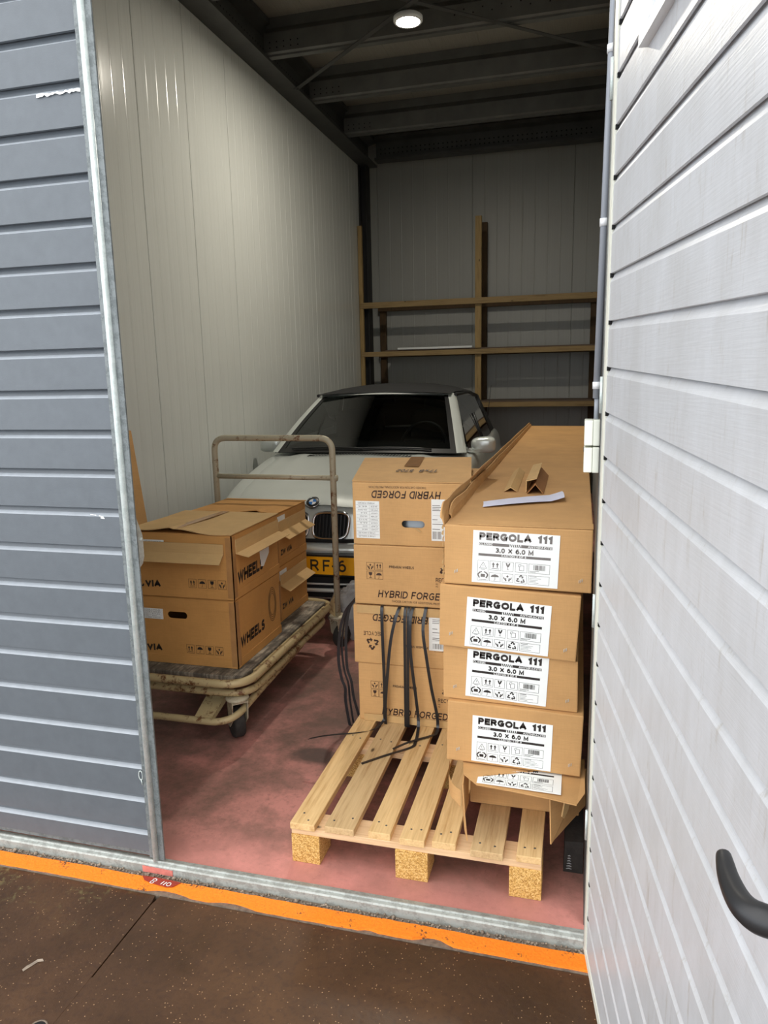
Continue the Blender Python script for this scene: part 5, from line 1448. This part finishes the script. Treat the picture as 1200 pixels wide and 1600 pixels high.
# cabin
mb = MB(); mb.grid([[W(x, 1.44 + 2.35*j/6, .985 if j else .97) for x in (-.74, .74)] for j in range(7)]); part('cabin_floor', mb, M['interior'], car)
mb = MB(); mb.smooth = True
mb.grid([[W(-.70+1.4*i/10, 1.46, .975), W(-.70+1.4*i/10, 1.62, 1.0 + .03*math.exp(-((i-7.4)/1.6)**2)), W(-.70+1.4*i/10, 1.80, .985 + .02*math.exp(-((i-7.4)/1.6)**2)), W(-.70+1.4*i/10, 1.84, .90)] for i in range(11)]); part('dashboard', mb, M['interior'], car)
mb = MB(); sc_ = W(.37, 1.98, .985); axs = Vector((0, -.9, .42)).normalized()
u_ = Vector((1,0,0)); w_ = axs.cross(u_).normalized()
mb.tube([sc_ + (u_*math.cos(2*PI*i/28) + w_*math.sin(2*PI*i/28))*.185 for i in range(28)], .014, 8, closed=True)
mb.slab([sc_ - u_*.18 + w_*.02, sc_ + u_*.18 + w_*.02, sc_ + u_*.05 - w_*.08, sc_ - u_*.05 - w_*.08], axs, .02)
part('steering_wheel', mb, M['car_black'], car)
for lx in (-.37, .37):
    mb = MB(); mb.bbox(*[0]*0) if False else None
    bm = bmesh.new(); bmesh.ops.create_cube(bm, size=1); bmesh.ops.bevel(bm, geom=bm.edges[:], offset=.18, segments=3, profile=.5, affect='EDGES')
    for v in bm.verts: v.co = Vector((v.co.x*.46, v.co.y*.16 + v.co.z*.10, v.co.z*.52))
    mb.smooth = True; mb.add(bm, Matrix.Translation(W(lx, 2.62, .98)))
    for v in bm.verts: v.co = Vector((v.co.x*.52, v.co.y*.6, v.co.z*.28))
    mb.add(bm, Matrix.Translation(W(lx, 2.69, 1.27))); bm.free()
    part('seat', mb, M['seat'], car)
mb = MB(); mb.bbox(-.1, .1, -.012, .012, -.03, .03, .01)
mb.v = [v + W(0, 2.10, 1.33) for v in mb.v]; part('rear_view_mirror', mb, M['car_black'], car)
for sg, x0, x1 in ((1, .55, -.05), (-1, .02, -.60)):
    mb = MB(); P = []
    for i in range(9):
        f = i/8; lx = x0 + (x1-x0)*f; p = ws(lx/.765, .045+.015*math.sin(f*PI)); P.append(W(p.x, p.y-.018, p.z+.010))
    mb.tube(P, .008, 6); part('wiper', mb, M['car_black'], car)
mb = MB(); mb.tube([W(.70, 4.02, .99), W(.735, 4.12, 1.42)], [.005, .0025], 6); mb.lathe([(0, .03), (.012, .02), (.016, 0)], W(.70, 4.02, .985), (0,0,1), 10)
part('antenna', mb, M['car_black'], car)

# ================================================================== CLEAR PLASTIC BAG
from mathutils import noise as mn
mb = MB(); mb.smooth = True; bm = bmesh.new(); bmesh.ops.create_icosphere(bm, subdivisions=5, radius=1)
for v in bm.verts:
    d = v.co.copy(); f = 1 + .22*mn.noise(d*2.3) + .10*abs(mn.noise(d*6.1)) + .05*abs(mn.noise(d*13))
    v.co = Vector((d.x*.20*f, d.y*.10*f, max(-.171, d.z*.17*f)))
mb.add(bm, Matrix.Translation((-1.22, 3.965, .173))); bm.free()
single('plastic_bag', mb, M['plastic_film'], 'crumpled clear plastic bag on the floor behind the trolley wheel', 'plastic bag')

# ================================================================== BITS ON THE GROUND
mb = MB(); mb.lathe([(.017, -.004), (.019, .001), (.023, .001), (.024, -.002)], (-1.262, 1.252, -.019), (0,0,1), 24)
t = thing('ground_socket', 'small round socket with dark hole set in the brown slab', 'drain', (-1.262, 1.252, -.02))
part('rim', mb, M['kerb'], t)
mb = MB(); mb.lathe([(0, -.0012), (.0185, -.0005)], (-1.262, 1.252, -.018), (0,0,1), 20); part('hole', mb, M['hole'], t, 'dark opening')
mb = MB(); random.seed(21)
P = [(-1.432,1.392),(-1.428,1.404),(-1.420,1.418),(-1.414,1.430),(-1.402,1.436)]
rows = [[(x-.002-random.uniform(0,.005), y, -.0188), (x, y+.001, -.014-random.uniform(0,.003)), (x+.002+random.uniform(0,.005), y-.002, -.0188)] for x, y in P]
mb.grid(rows, smooth=False)
single('dry_leaf', mb, M['stone'], 'shrivelled pale leaf scrap on the brown slab by the left edge', 'leaf')
# ================================================================== LIGHT, WORLD, CAMERA
w = bpy.data.worlds.new('sky'); S.world = w; w.use_nodes = True
nt = w.node_tree; bg = nt.nodes['Background']
tc = N(nt, 'ShaderNodeTexCoord'); sp = N(nt, 'ShaderNodeSeparateXYZ'); nt.links.new(tc.outputs['Generated'], sp.inputs[0])
nt.links.new(ramp(nt, sp.outputs[2], [(0, (.86, .92, 1.0)), (.5, (1.0, 1.0, 1.0))]), bg.inputs['Color'])
bg.inputs['Strength'].default_value = SKY
la = bpy.data.lights.new('lamp_light', 'AREA'); la.shape = 'DISK'; la.size = .16; la.energy = LAMP; la.color = (1, .93, .80)
lo = bpy.data.objects.new('lamp_light', la); COL.objects.link(lo); lo.location = (LX, LY, LZ-.012)
cam = bpy.data.cameras.new('camera'); co = bpy.data.objects.new('camera', cam); COL.objects.link(co)
yaw, pitch, roll, F, H = -.2659, -.1869, -.0213, 1133.77, 1.56
fw = Vector((math.sin(yaw)*math.cos(pitch), math.cos(yaw)*math.cos(pitch), math.sin(pitch)))
r0 = Vector((math.cos(yaw), -math.sin(yaw), 0)); u0 = r0.cross(fw)
r = r0*math.cos(roll) + u0*math.sin(roll); u = -r0*math.sin(roll) + u0*math.cos(roll)
m = Matrix((r, u, -fw)).transposed().to_4x4(); m.translation = (0, 0, H)
co.matrix_world = m
cam.sensor_fit = 'VERTICAL'; cam.sensor_height = 36; cam.lens = 36*F/1600; cam.clip_start = .05
S.camera = co
S.view_settings.view_transform = 'Standard'; S.view_settings.look = 'None'; S.view_settings.gamma = 1; S.view_settings.use_curve_mapping = False
S.view_settings.exposure = EXPO
S.cycles.max_bounces = 8; S.cycles.diffuse_bounces = 5; S.cycles.use_denoising = True
